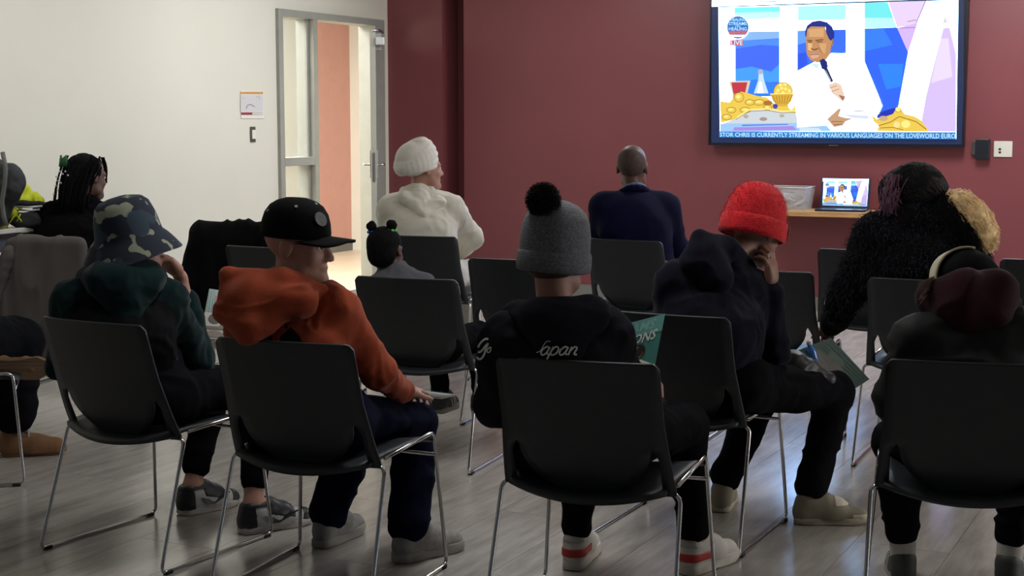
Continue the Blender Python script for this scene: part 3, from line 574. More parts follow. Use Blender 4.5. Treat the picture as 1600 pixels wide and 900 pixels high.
# ================================================================== stacking chairs
def build_chair():
    t = empty('stacking_chair'); hw = .233
    def w_out(z): return .252 + (hw - .252) * min(1, max(0, (z - .43) / .2))
    def back_y(z): return -.165 - .129 * ((z - .43) / .37) ** .85 if z > .43 else -.165
    def surf(x, z, w): return (x, back_y(z) - .022 * (1 - (x / .25) ** 2), z)
    zs = [.415, .425, .44, .46, .48, .50, .52, .54, .556, .575, .62, .67, .72, .76, .785, .797, .802]
    def tongue(z):
        if z >= .556: return .196
        q = (z - .415) / (.556 - .415); return .085 + .105 * (1 - (1 - q) ** 2.4) if z < .54 else .188
    bm = bmesh.new(); cache = {}
    def vert(x, z):
        k = (round(x, 5), round(z, 5))
        if k not in cache: cache[k] = bm.verts.new(surf(x, z, 0))
        return cache[k]
    def rowx(z):
        w = w_out(z)
        if z > .78: w -= .018 * ((z - .78) / .022) ** 2
        return w
    NC = 10
    for z0, z1 in zip(zs[:-1], zs[1:]):
        for i in range(NC):
            X = lambda z, i: -tongue(z) + 2 * tongue(z) * i / NC
            bm.faces.new((vert(X(z0, i), z0), vert(X(z0, i + 1), z0), vert(X(z1, i + 1), z1), vert(X(z1, i), z1)))
        for s in (-1, 1):
            def inn(z): return .196 if z >= .556 else (.214 if z < .54 else .205)
            a0, a1, b0, b1 = inn(z0), rowx(z0), inn(z1), rowx(z1)
            bm.faces.new((vert(s * a0, z0), vert(s * a1, z0), vert(s * b1, z1), vert(s * b0, z1)))
    bmesh.ops.recalc_face_normals(bm, faces=bm.faces); bmesh.ops.solidify(bm, geom=bm.faces[:], thickness=.009)
    bm_obj('backrest', bm, M_black_pl, t, True)
    bm = bmesh.new(); NX, NY = 14, 12; g = []
    for j in range(NY + 1):
        row = []
        for i in range(NX + 1):
            q = -1 + 2 * i / NX; yy = j / NY; w = .238 - .012 * (1 - yy)
            y = -.20 * (1 - yy) + .245 * yy; y -= .05 * (1 - q * q) * (1 - yy) ** 2
            z = .447 - .03 * (1 - q * q) * (1 - .4 * yy) - .022 * max(0, (yy - .75) / .25) ** 2 - .012 * max(0, (.25 - yy) / .25) ** 2
            row.append(bm.verts.new((q * w, y, z)))
        g.append(row)
    for j in range(NY):
        for i in range(NX): bm.faces.new((g[j][i], g[j][i + 1], g[j + 1][i + 1], g[j + 1][i]))
    bmesh.ops.recalc_face_normals(bm, faces=bm.faces); bmesh.ops.solidify(bm, geom=bm.faces[:], thickness=.014); bm_obj('seat', bm, M_black_pl, t, True)
    for s in (-1, 1):
        pts = [(s * .15, -.165, .413), (s * .262, -.157, .422), (s * .274, -.293, .0075), (s * .274, .256, .0075), (s * .243, .225, .449), (s * .243, -.12, .435)]
        v, f = tube_geo(fillet(pts, .03, 5), .0062, 8); mesh_obj('side_frame', v, f, M_chrome, t)
        for y in (-.26, .225): 
            gb = bmesh.new(); bm_box(gb, (s * .274 - .009, y - .016, 0), (s * .274 + .009, y + .016, .012), .003); bm_obj('glide', gb, M_rubber, t)
    v, f = tube_geo([(-.248, .228, .375), (.248, .228, .375)], .0058, 8); mesh_obj('cross_bar', v, f, M_chrome, t)
    return t
CH = dict(c1=(-1.206, 4.99, -30.4), c2=(-.562, 4.577, -21.9), c3=(.274, 4.236, -20.3), c4=(.639, 5.172, -27.1), c5=(1.31, 4.207, -14.3), c6=(-.33, 6.308, -20.9), c7=(.111, 7.109, -19.8),
          c13=(1.791, 6.239, -24.3), cB=(-1.137, 7.763, -25.8), c9=(-.435, 8.491, -17.2), c10=(.755, 8.191, -32.5), c11=(1.182, 6.605, -24.1), c12=(1.862, 7.59, -24.1), c14=(2.574, 7.084, -17.2), c15=(-2.34, 8.05, -18.1), cA=(-1.54, 8.85, -12.5), c16=(-2.255, 5.973, -74.5))
CL = dict(c1='black sled-base chair under the person in the camouflage bucket hat', c2='black sled-base chair under the person in the orange hoodie', c3='black sled-base chair under the person in the grey pompom beanie',
          c4='black sled-base chair under the person in the red beanie', c5='black sled-base chair under the person with the maroon hood', c6='black sled-base chair under the child with two hair puffs',
          c7='empty black chair right behind the grey pompom beanie, left of the suited man', c13='black sled-base chair under the person in the furry black coat', cB='empty black chair behind the black cap, in front of the draped jacket',
          c9='black sled-base chair under the person in the white turban', c10='black sled-base chair under the bald man in the navy suit', c11='empty black chair just right of the hand under the red beanie',
          c12='empty black chair under the shelf, left of the furry coat', c14='empty black chair at the right edge by the red wall', c15='chair covered by the grey jacket under the person with long braids',
          cA='black chair hung with a black jacket by the white wall', c16='black sled-base chair cut off at the left edge by the tan boots')
proto = build_chair(); CHAIR = {}
for i, (k, (x, y, a)) in enumerate(CH.items()):
    o = proto if i == 0 else copy_tree(proto)
    o.location = (x, y, 0); o.rotation_euler = (0, 0, math.radians(a)); tag(o, CL[k], 'chair', 'black stacking chairs'); CHAIR[k] = o
def CLoc(k, x, y, z):
    X, Y, a = CH[k]; a = math.radians(a); return np.array([X + math.cos(a) * x - math.sin(a) * y, Y + math.sin(a) * x + math.cos(a) * y, z])

def chair_cut(k, depth=.012):      # the space a chair takes up, so that clothes rest on it
    X, Y, a = CH[k]; a = math.radians(a); c, s_ = math.cos(a), math.sin(a)
    def fn(P):
        dx, dy, z = P[..., 0] - X, P[..., 1] - Y, P[..., 2]; lx = c * dx + s_ * dy; ly = -s_ * dx + c * dy
        by = -.165 - .129 * np.clip((z - .43) / .37, 0, 1.2) ** .85 - .022 * (1 - (lx / .25) ** 2)
        back = np.maximum(np.maximum(ly - (by + depth), z - .805), np.abs(lx) - .26)
        seat = np.maximum(np.maximum(np.abs(lx) - .24, np.abs(ly - .02) - .225), np.maximum(z - .452, .40 - z))
        return np.minimum(back, seat)
    return dict(t='f', fn=fn, op='s', k=.004)

# ================================================================== people
def frame(fwd, up=(0, 0, 1)):
    f = nrm(fwd); r = nrm(np.cross(f, up)); u = np.cross(r, f); return np.stack([r, f, u], 1)      # columns: right, forward, up
def head_prims(c, M, s=1.0, face=True):
    def E(o, r, k=.012, op='u', tilt=None): return ell(c + M @ (np.array(o) * s), np.array(r) * s, M, k * s, op)
    def Cn(a, ra, b, rb, k=.008): return cone(c + M @ (np.array(a) * s), ra * s, c + M @ (np.array(b) * s), rb * s, k * s)
    P = [E((0, -.012, .038), (.076, .097, .088)), E((0, .03, -.03), (.062, .066, .085), .03), Cn((-.045, .035, -.075), .022, (0, .078, -.098), .018, .03), Cn((.045, .035, -.075), .022, (0, .078, -.098), .018, .03)]
    if face:
        P += [E((-.034, .066, -.03), (.024, .02, .024), .02), E((.034, .066, -.03), (.024, .02, .024), .02), Cn((-.045, .075, .022), .011, (.045, .075, .022), .011, .02),
              E((-.031, .098, .004), (.019, .014, .011), .012, 's'), E((.031, .098, .004), (.019, .014, .011), .012, 's'),
              Cn((0, .09, .012), .009, (0, .112, -.03), .0125, .014), E((-.013, .101, -.034), (.009, .01, .008), .008), E((.013, .101, -.034), (.009, .01, .008), .008),
              E((0, .093, -.058), (.024, .010, .0055), .006), E((0, .091, -.069), (.02, .010, .006), .006), E((0, .089, -.098), (.02, .014, .014), .015)]
    for sx in (-1, 1):
        P += [E((sx * .079, -.006, -.002), (.010, .021, .033), .008), E((sx * .089, .000, .0), (.007, .012, .02), .004, 's')]
    return P
def hand_prims(wr, d, pn, side, curl=.4, s=1.0, spread=.10, thumb=None):
    d = nrm(d); pn = nrm(np.asarray(pn) - d * np.dot(pn, d)); lat = np.cross(d, pn) * side; P = []
    kb = wr + d * .085 * s
    P += [cone(wr, .024 * s, wr + d * .05 * s, .032 * s, .015, (pn, 1.5)), cone(wr + d * .04 * s + lat * .02 * s, .02 * s, kb + lat * .026 * s, .014 * s, .012), cone(wr + d * .04 * s - lat * .02 * s, .02 * s, kb - lat * .028 * s, .013 * s, .012), cone(wr + d * .04 * s, .022 * s, kb, .015 * s, .012)]
    for i, (o, L) in enumerate(((.030, .92), (.011, 1.0), (-.009, .95), (-.028, .75))):
        p = kb + lat * o * s; a = curl * (.5 + .12 * i); dd = nrm(d + lat * spread * (1.5 - i) * .6)
        for j, sl in enumerate((.043, .027, .021)):
            dj = dd * math.cos(a) + pn * math.sin(a); q = p + dj * sl * L * s; P.append(cone(p, (.0098 - .001 * j) * s, q, (.009 - .001 * j) * s, .003)); p = q; a += curl * (1.0 + .1 * i)
    tb = wr + d * .025 * s + lat * .024 * s; td = nrm(d * .75 + lat * .6 + pn * .35) if thumb is None else nrm(thumb)
    q = tb + td * .042 * s; P.append(cone(tb, .014 * s, q, .011 * s, .01)); q2 = q + nrm(td + d * .5) * .03 * s; P.append(cone(q, .011 * s, q2, .0095 * s, .004)); P.append(cone(q2, .0095 * s, q2 + nrm(td + d * .8) * .022 * s, .0075 * s, .003))
    return P
SK = dict(pale=mat('skin_pale', (176, 130, 112), .55, var=.04, bump=.05, bscale=150), tan=mat('skin_tan', (142, 100, 84), .55, var=.04, bump=.05, bscale=150), dark=mat('skin_deep_brown', (92, 62, 48), .5, var=.05, bump=.05, bscale=150))
M_eye = mat('eye_white', (215, 210, 205), .25, var=.02); M_iris = mat('eye_dark', (35, 25, 20), .2, var=.05)
def axes(J):
    ax = nrm(J['shR'] - J['shL']); up = J['neck'] - J['pelvis']; up = nrm(up - ax * np.dot(up, ax)); return ax, np.cross(up, ax), up
def body(root, J, headM, skin, hs=1.0, h=.0085, hands=None, face=True, slim=1.0, chair=None):
    ax, fw, up = axes(J); P = []; fl = (fw, 1.3); s = slim
    P += [cone(J['pelvis'], .125 * s, J['chest'], .125 * s, .04, fl), cone(J['chest'], .12 * s, (J['shL'] + J['shR']) / 2, .085 * s, .04, fl), cone(J['shL'], .046 * s, J['shR'], .046 * s, .04), cone(J['neck'], .052 * s, J['head'] + headM @ np.array([0, -.02, -.05]) * hs, .05 * s, .03)]
    for c in 'LR':
        P += [cone(J['hip' + c], .078 * s, J['kn' + c], .055 * s, .03), cone(J['kn' + c], .054 * s, J['an' + c] * .6 + J['kn' + c] * .4, .048 * s, .02), cone(J['an' + c] * .6 + J['kn' + c] * .4, .048 * s, J['an' + c], .034 * s, .02), cone(J['an' + c], .034 * s, J['toe' + c], .026, .02),
              cone(J['sh' + c], .045 * s, J['el' + c], .036 * s, .02), cone(J['el' + c], .036 * s, J['wr' + c], .024 * s, .015)]
        hd = (hands or {}).get(c)
        d = nrm(J['wr' + c] - J['el' + c]); sd = 1 if c == 'L' else -1
        if hd is None: P += hand_prims(J['wr' + c], nrm(d + fw * .3), -up, sd, .5, hs)
        else: P += hand_prims(J['wr' + c], hd.get('d', d), hd.get('pn', -up), hd.get('side', sd), hd.get('curl', .5), hd.get('s', hs), hd.get('spread', .1), hd.get('thumb'))
    if chair: P.append(chair_cut(chair, .022))
    P += head_prims(J['head'], headM, hs, face)
    o = sdf_obj('body', P, h, skin, root)
    if face:
        for sx in (-1, 1):
            c = J['head'] + headM @ (np.array([sx * .031, .081, .004]) * hs)
            for nm, r, off, m in (('eye', .0125, 0, M_eye), ('iris', .0065, .0085, M_iris)):
                bm = bmesh.new(); bmesh.ops.create_icosphere(bm, subdivisions=2, radius=r * hs, matrix=Matrix.Translation(Vector(c + headM @ np.array([0, off, 0]) * hs - np.array(root.location)))); e = bm_obj(nm, bm, m, root if nm == 'eye' else e, True)
    return o
def torso_prims(J, b=0.0, sl=0.0, cuff=None, low=0.0, ff=1.18):
    ax, fw, up = axes(J); fl = (fw, ff); pl = J['pelvis'] - up * low; mid = (J['shL'] + J['shR']) / 2; P = []
    for c, s_ in (('L', -1), ('R', 1)):
        P.append(cone(pl + ax * s_ * .05, .112 + b, J['chest'] + ax * s_ * .055, .112 + b, .09, fl)); P.append(cone(J['chest'] + ax * s_ * .055, .112 + b, J['sh' + c] * .62 + mid * .38 - up * .045, .088 + b * .8, .09, fl))
        P.append(cone(J['neck'] - up * .01, .058 + b * .4, J['sh' + c] - up * .004, .056 + sl, .06))
    P.append(cone(J['neck'] - up * .05, .075 + b * .5, J['neck'] + up * .01, .060 + b * .3, .04))
    for c in 'LR':
        w = J['wr' + c] + nrm(J['el' + c] - J['wr' + c]) * .01
        P += [cone(J['sh' + c] - up * .008, .06 + sl, J['el' + c], .05 + sl, .05), cone(J['el' + c], .05 + sl, w, .036 + sl * .7, .02)]
    return P
def pants_prims(J, wide=1.0, cuff=.88, shin=None):
    ax, fw, up = axes(J); P = [cone(J['hipL'], .125 * wide, J['hipR'], .125 * wide, .05), cone(J['pelvis'], .14, J['pelvis'] + up * .08, .135, .04, (fw, 1.2))]
    for c in 'LR':
        e = J['kn' + c] * (1 - cuff) + J['an' + c] * cuff
        P += [cone(J['hip' + c], .098 * wide, J['kn' + c], .07 * wide, .04), cone(J['kn' + c], .07 * wide, (J['kn' + c] + e) / 2, max((shin or .052), .060) * wide, .02), cone((J['kn' + c] + e) / 2, max((shin or .052), .060) * wide, e, (shin or .052) * wide, .02)]
    return P
def hood_prims(J, s=1.0, drop=.1, back=.1, side=0.0):
    ax, fw, up = axes(J); n = J['neck']
    L, R, B = n - ax * .085 * s + fw * .02, n + ax * .085 * s + fw * .02, n - fw * .085 * s + up * .0
    return [cone(L, .036 * s, n - ax * .06 * s - fw * .06 * s + up * .01, .045 * s, .02), cone(R, .036 * s, n + ax * .06 * s - fw * .06 * s + up * .01, .045 * s, .02), cone(n - ax * .06 * s - fw * .06 * s + up * .01, .045 * s, n + ax * .06 * s - fw * .06 * s + up * .01, .045 * s, .02),
            cone(B - up * .03 + ax * side, .075 * s, B - up * drop - fw * (back - .085) + ax * side * 1.5, .05 * s, .04, (fw, 1.5)), cone(L, .036 * s, n + fw * .08 - up * .05, .035 * s, .02), cone(R, .036 * s, n + fw * .08 - up * .05, .035 * s, .02)]
def lathe_local(root, name, prof, c, M, material, n=40, sx=1.0, sy=1.0, fn=None, smooth=True, close=False):
    V, Fc = [], []
    for i, (r, z) in enumerate(prof):
        for k in range(n):
            w = 2 * math.pi * k / n; p = np.array([r * math.cos(w) * sx, r * math.sin(w) * sy, z])
            if fn: p = fn(p, w, i)
            V.append(c + M @ p)
    for i in range(len(prof) - 1):
        for k in range(n): Fc.append((i * n + k, i * n + (k + 1) % n, (i + 1) * n + (k + 1) % n, (i + 1) * n + k))
    return mesh_obj(name, V, Fc, material, root, smooth, origin=tuple(root.location))
# shoes ------------------------------------------------------------
M_sole = mat('sole_white', (176, 172, 166), .6, var=.05, bump=.1, bscale=200)
def shoe(root, heel, toe, kind, side, L=None, pitch=0.0, high=0.0):
    heel, toe = np.array(heel, float), np.array(toe, float); d = toe - heel; L = L or np.linalg.norm(d[:2]); d = nrm(np.array([d[0], d[1], 0])); M = frame(nrm(d + np.array([0, 0, pitch]))); z0 = max(heel[2], 0)
    def p(x, y, z): return np.array([heel[0], heel[1], z0]) + M @ np.array([x * side, y * L, z])
    out = [(0, .0), (.03, .02), (.038, .12), (.036, .35), (.034, .5), (.043, .68), (.045, .8), (.036, .93), (.015, .995), (-.008, 1.0), (-.03, .93), (-.042, .8), (-.042, .68), (-.034, .5), (-.035, .3), (-.036, .12), (-.028, .02)]
    K = dict(dunk=(mat('leather_white', (176, 174, 172), .45, var=.04), M_sole, .026), grey=(mat('shoe_grey', (132, 129, 124), .7, var=.12, vscale=40, bump=.3, bscale=90), mat('sole_grey', (142, 138, 130), .7, var=.08), .034), runner=(mat('mesh_white', (196, 190, 182), .7, var=.06, bump=.2, bscale=260), mat('sole_offwhite', (198, 190, 178), .6, var=.04), .036),
             cream=(mat('suede_cream', (140, 132, 114), .8, var=.06, bump=.1, bscale=160), mat('sole_cream', (178, 168, 146), .7, var=.05), .024), dark=(mat('shoe_charcoal', (58, 60, 58), .6, var=.08, bump=.15, bscale=200), mat('sole_light', (160, 160, 152), .6, var=.05), .028), boot=(mat('suede_chestnut', (122, 88, 58), .9, var=.08, vscale=14, bump=.15, bscale=120), mat('sole_tan', (112, 82, 56), .8, var=.06), .018))
    mu, ms, st = K[kind]
    bm = bmesh.new(); lo = [bm.verts.new(p(x * 1.03, y, 0.002 + (.008 if y > .9 else 0))) for x, y in out]; hi = [bm.verts.new(p(x * 1.0, y, st + (.004 if y > .85 else 0))) for x, y in out]
    bm.faces.new(lo[::-1]); bm.faces.new(hi); n = len(out)
    for i in range(n): bm.faces.new((lo[i], lo[(i + 1) % n], hi[(i + 1) % n], hi[i]))
    for v in bm.verts: v.co -= Vector(root.location)
    bmesh.ops.bevel(bm, geom=[e for e in bm.edges if abs(e.verts[0].co.z - e.verts[1].co.z) < .02 and len(e.link_faces) == 2], offset=.003, segments=1, affect='EDGES')
    sole = bm_obj('shoe_sole', bm, ms, root, True)
    t = st - .004; R = lambda x: x
    up = [cone(p(0, .12, t + .018), .036, p(0, .5, t + .018), .038, .03, (M[:, 2], .8)), cone(p(0, .5, t + .015), .04, p(.002, .84, t + .004), .037, .03, (M[:, 2], 1.05)), cone(p(0, .13, t + .03), .034, p(0, .15, t + .058), .036, .02), cone(p(0, .3, t + .045), .034, p(0, .56, t + .04), .03, .03)]
    if kind == 'boot': up += [cone(p(0, .2, t + .04), .05, p(0, .2, t + .15 + high), .056, .03), cone(p(0, .5, t + .02), .048, p(0, .82, t + .012), .046, .03)]
    else: up += [cone(p(0, .17, t + .06), .033, p(0, .38, t + .066), .032, .02), ell(p(0, .22, t + .105), (.031, .05, .035), M, .008, 's')]
    up += [half(p(0, .5, st - .006), -M[:, 2])]
    u = sdf_obj('shoe_upper', up, .005, mu, root)
    def panel(name, clips, material, infl=.0022): 
        try: return sdf_obj(name, [q for q in up if not (q['op'] == 's')] + clips + ([ell(p(0, .22, t + .105), (.033, .052, .037), M, .006, 's')] if kind != 'boot' else []), .0045, material, root, None, infl)
        except Exception: return None
    if kind == 'dunk':
        md = mat('leather_black', (24, 25, 30), .45, var=.06)
        panel('heel_panel', [half(p(0, .20, 0), M @ nrm(np.array([0, 1, .004 / .01 * .3])))], md); panel('toe_guard', [half(p(0, .80, t + .01), -(M @ nrm([0, 1.0, -.25])))], md)
        panel('eyestay', [half(p(0, .33, t + .05), -(M @ nrm([0, 1, .3]))), half(p(0, .72, t + .05), M @ nrm([0, 1, -.2])), half(p(0, .5, t + .032), -(M @ nrm([0, .25, 1])))], md)
        panel('collar_lining', [half(p(0, .1, t + .072), -M[:, 2]), half(p(0, .42, 0), M[:, 1])], md, .004)
        for sd in (1, -1):      # curved tick on each flank
            pts = [(.26, .040), (.36, .022), (.46, .02), (.6, .034), (.72, .046)]; wd = [.004, .022, .02, .012, .003]
            V, Fc = [], []
            for (y, z), w_ in zip(pts, wd):
                xx = .0425 if y < .5 else .046
                V += [p(sd * (xx + .006), y, t + z - w_ / 2), p(sd * (xx + .001), y, t + z + w_ / 2)]
            for i in range(len(pts) - 1): Fc.append((2 * i, 2 * i + 1, 2 * i + 3, 2 * i + 2))
            mesh_obj('side_tick', V, Fc, md, root, True, origin=tuple(root.location))
    if kind == 'runner': panel('heel_flash', [half(p(0, .36, 0), M[:, 1]), half(p(0, .1, t + .042), M[:, 2]), half(p(0, .1, t + .012), -M[:, 2])], mat('flash_red', (176, 48, 40), .5, var=.05)); panel('collar_tab', [half(p(0, .1, 0), M[:, 1]), half(p(0, .1, t + .06), -M[:, 2])], mat('tab_grey', (168, 160, 152), .6, var=.04))
    if kind == 'cream': panel('toe_bumper', [half(p(0, .74, 0), -M[:, 1]), half(p(0, .1, t + .02), M[:, 2])], mat('bumper_cream', (190, 180, 158), .6, var=.03)); panel('tongue', [half(p(0, .5, 0), -M[:, 1]), half(p(0, .72, 0), M[:, 1]), half(p(0, .5, t + .05), -M[:, 2])], mat('tongue_white', (214, 206, 188), .6, var=.03))
    if kind == 'dark':
        for yy in (.36, .46, .56): panel('stripe', [half(p(0, yy, t + .03), -(M @ nrm([0, 1, .45]))), half(p(0, yy + .045, t + .03), M @ nrm([0, 1, .45])), half(p(0, .5, t + .06), M[:, 2])], mat('stripe_white', (200, 200, 196), .5, var=.03))
    if kind != 'boot':
        lm = mat('lace_dark', (26, 26, 30), .8, var=.05) if kind == 'dunk' else mat('lace_light', (190, 186, 180), .8, var=.04)
        for i in range(5):
            y = .42 + i * .065; z = t + .086 - i * .008
            v, f = tube_geo([p(-.026, y, z - .012), p(0, y + .01, z + .003), p(.026, y, z - .012)], .0028, 5); mesh_obj('lace', v, f, lm, root, True, origin=tuple(root.location))
    return u
def seat_defaults(k, J, legs=True):
    J.setdefault('pelvis', CLoc(k, 0, -.05, .55)); ax = np.array([math.cos(math.radians(CH[k][2])), math.sin(math.radians(CH[k][2])), 0])
    pv = J['pelvis']; J.setdefault('hipL', pv - ax * .09 - np.array([0, 0, .02])); J.setdefault('hipR', pv + ax * .09 - np.array([0, 0, .02]))
    fwd = np.array([-ax[1], ax[0], 0])
    for c, s in (('L', -1), ('R', 1)):
        J.setdefault('kn' + c, pv + ax * s * .11 + fwd * .40 + np.array([0, 0, -.03])); J.setdefault('an' + c, np.array([0, 0, .09]) + (J['kn' + c] + fwd * -.02) * np.array([1, 1, 0]))
        J.setdefault('toe' + c, np.array([J['an' + c][0], J['an' + c][1], .035]) + fwd * .14)
    return J
def person(label, loc): return tag(empty('person', tuple(loc)), label, 'person')
def base(J): return np.array([J['pelvis'][0], J['pelvis'][1], 0])
def footJ(J, c, heel, toe):
    heel, toe = np.array(heel), np.array(toe); d = nrm(toe - heel); J['an' + c] = np.array([heel[0], heel[1], .10]) + d * .055; J['toe' + c] = np.array([heel[0], heel[1], .045]) + d * .19

# ---- person in the bucket hat (chair 1)
J = dict(head=W(203, 378, 4.95), neck=W(192, 438, 4.93), chest=W(185, 530, 4.86), pelvis=W(222, 612, 4.93), shL=W(112, 468, 4.88), shR=W(262, 466, 4.98), elR=W(311, 562, 5.12), wrR=W(282, 432, 5.12), elL=W(95, 570, 5.0), wrL=W(200, 560, 5.3), knR=W(402, 604, 5.28), knL=W(335, 598, 5.48))
hA, tA = G(281, 806), G(374, 786); hB, tB = G(374, 835), G(489, 815); footJ(J, 'L', hA, tA); footJ(J, 'R', hB, tB); seat_defaults('c1', J)
p = person('seated person in camouflage bucket hat and dark green hoodie, hand at cheek', base(J)); HM = frame((.62, .78, .02), (-.2, 0, 1))
body(p, J, HM, SK['pale'], .96, .0062, dict(R=dict(d=W(250, 392, 5.05) - J['wrR'], pn=W(215, 440, 5.0) - J['wrR'], curl=.6, side=-1, s=1.05)), slim=.92, chair='c1')
M_teal = mat('fleece_dark_teal', (18, 38, 40), .95, var=.15, vscale=5, bump=.15, bscale=220, sheen=.12, spec=.06); M_vest = mat('vest_black', (10, 11, 14), .85, spec=.1, var=.1, bump=.1, bscale=150)
JS = dict(J); JS['wrR'] = W(292, 462, 5.13); sdf_obj('hoodie', torso_prims(JS, -.012, -.004) + [chair_cut('c1')], .0095, M_teal, p, CLOTH)
sdf_obj('hood', hood_prims(J, 1.18, .1, .1) + [chair_cut('c1')], .008, M_teal, p, SOFT)
vp = [q for q in torso_prims(J, -.004, .0)[:6]]; sdf_obj('vest', vp + [chair_cut('c1'), half(J['shL'] - axes(J)[0] * .035, -axes(J)[0]), half(J['shR'] + axes(J)[0] * .02, axes(J)[0]), half(J['neck'] - axes(J)[2] * .06, axes(J)[2])], .0095, M_vest, p, CLOTH)
M_jog = mat('jogger_black', (14, 14, 18), .95, var=.1, bump=.12, bscale=180, spec=.06)
sdf_obj('joggers', pants_prims(J, .95, .80, .05) + [chair_cut('c1')], .0095, M_jog, p, PANTS)
for c in 'LR': e = J['kn' + c] * .2 + J['an' + c] * .8; q = J['kn' + c] * .28 + J['an' + c] * .72; sdf_obj('cuff', [cone(q, .05, e, .047, .01)], .006, M_jog, p, [(.0015, 60, (1, 1, .2), False)])
shoe(p, hA, tA, 'dunk', -1); shoe(p, hB, tB, 'dunk', 1)
M_camo = mat('camo_cotton', (30, 36, 52), .9, rgb2=(140, 146, 126), vscale=19, lo=.57, hi=.585, bump=.1, bscale=300, detail=1.5)
nt = M_camo.node_tree; bb = nt.nodes['Principled BSDF']; mx = nt.nodes.new('ShaderNodeMix'); mx.data_type = 'RGBA'; n2 = nt.nodes.new('ShaderNodeTexNoise'); n2.inputs['Scale'].default_value = 11; n2.inputs['Detail'].default_value = 1; tc = nt.nodes.new('ShaderNodeTexCoord'); nt.links.new(tc.outputs['Object'], n2.inputs['Vector'])
rp = nt.nodes.new('ShaderNodeValToRGB'); rp.color_ramp.elements[0].position = .52; rp.color_ramp.elements[1].position = .55; nt.links.new(n2.outputs['Fac'], rp.inputs[0]); old = bb.inputs['Base Color'].links[0].from_socket; nt.links.new(rp.outputs[0], mx.inputs['Factor']); nt.links.new(old, mx.inputs[6]); mx.inputs[7].default_value = lin((46, 62, 76)) + (1,); nt.links.new(mx.outputs[2], bb.inputs['Base Color'])
HH = frame((.74, .62, .22), (-.1, -.1, 1)); hc = W(201, 366, 4.95)
def hatfn(q, w, i): return q + np.array([0, 0, .006 * math.sin(3 * w + 1) * (i / 10)])
lathe_local(p, 'bucket_hat', [(.001, .128), (.04, .126), (.068, .118), (.084, .102), (.097, .06), (.104, .01), (.106, .0), (.122, -.018), (.138, -.042), (.152, -.066), (.154, -.069), (.149, -.069), (.134, -.042), (.117, -.018), (.101, .0)], hc, HH, M_camo, 48, 1.0, 1.08, hatfn)

# ---- person in the orange hoodie (chair 2)
J = dict(head=W(465, 384, 4.52), neck=W(452, 448, 4.52), chest=W(450, 560, 4.47), pelvis=W(478, 645, 4.53), shL=W(388, 486, 4.55), shR=W(522, 478, 4.50), elR=W(590, 580, 4.62), wrR=W(630, 613, 4.80), elL=W(380, 600, 4.62), wrL=W(470, 640, 4.85), knR=W(650, 664, 4.93), knL=W(560, 668, 5.02))
hA, tA = G(497, 858), G(566, 827); hB, tB = G(617, 880), G(716, 857); footJ(J, 'L', hA, tA); footJ(J, 'R', hB, tB); seat_defaults('c2', J)
p = person('seated person in orange hoodie and black cap, face turned to the right', base(J)); HM = frame((.95, -.26, -.06), (0, 0, 1))
body(p, J, HM, SK['pale'], .98, .0068, dict(R=dict(d=(.35, .8, -.12), pn=(0, -.1, -1), curl=.45, side=-1, s=.9)), slim=.92, chair='c2')
M_or = mat('fleece_rust_orange', (150, 68, 44), .95, var=.10, vscale=6, bump=.2, bscale=200, sheen=.1, spec=.06)
hoodie = sdf_obj('hoodie', torso_prims(J, -.006, .0) + [chair_cut('c2')], .0095, M_or, p, CLOTH)
ax, fw, up = axes(J)
hd = [cone(W(356, 428, 4.40), .014, W(440, 440, 4.42), .03, .02), cone(W(440, 440, 4.42), .034, W(505, 462, 4.47), .03, .03), cone(W(356, 430, 4.40), .016, W(352, 488, 4.36), .026, .03), cone(W(400, 455, 4.38), .045, W(470, 470, 4.38), .05, .05), cone(W(385, 470, 4.36), .05, W(382, 505, 4.33), .045, .05), cone(W(352, 488, 4.36), .026, W(380, 525, 4.32), .022, .03), cone(W(400, 512, 4.33), .04, W(440, 480, 4.36), .04, .04), cone(W(452, 452, 4.44), .05, W(480, 450, 4.55), .045, .03)]
sdf_obj('hood', hd, .0075, M_or, p, [(.006, 13, (1, 1, 1.8), True)])
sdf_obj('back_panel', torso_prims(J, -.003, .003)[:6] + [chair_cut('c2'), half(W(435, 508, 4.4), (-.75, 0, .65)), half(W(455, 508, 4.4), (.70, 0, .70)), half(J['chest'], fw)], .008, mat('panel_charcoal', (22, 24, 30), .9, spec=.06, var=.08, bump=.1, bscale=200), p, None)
sdf_obj('trousers', pants_prims(J, 1.02, .93, .066) + [chair_cut('c2')], .0095, mat('trouser_navy', (14, 17, 36), .95, spec=.06, var=.12, bump=.1, bscale=160), p, PANTS)
shoe(p, hA, tA, 'grey', -1, .27); shoe(p, hB, tB, 'grey', 1, .28)
M_cap = mat('cap_black', (11, 11, 14), .85, spec=.1, var=.06, bump=.1, bscale=260); cc = J['head'] + HM @ np.array([0, -.008, .045])
lathe_local(p, 'cap_crown', [(.001, .103), (.03, .101), (.055, .092), (.074, .078), (.088, .055), (.095, .028), (.098, .0), (.097, -.018), (.093, -.018)], cc, HM, M_cap, 40, .93, 1.13)
V, Fc = [], []; nb = 15
for r_ in range(4):
    for k in range(nb):
        t = math.radians(-78 + 156 * k / (nb - 1)); e = r_ / 3
        x0, y0 = .088 * math.sin(t), .108 * math.cos(t); x1, y1 = .092 * math.sin(t), .098 + .088 * max(0, math.cos(t)) ** .6
        x, y = x0 + (x1 - x0) * e, y0 + (y1 - y0) * e; V.append(cc + HM @ np.array([x, y, -.008 - .016 * (x / .09) ** 2 - .004 * e]))
top = len(V); V += [q - HM[:, 2] * .006 for q in V]
for r_ in range(3):
    for k in range(nb - 1): a = r_ * nb + k; Fc += [(a, a + 1, a + nb + 1, a + nb), (top + a + nb, top + a + nb + 1, top + a + 1, top + a)]
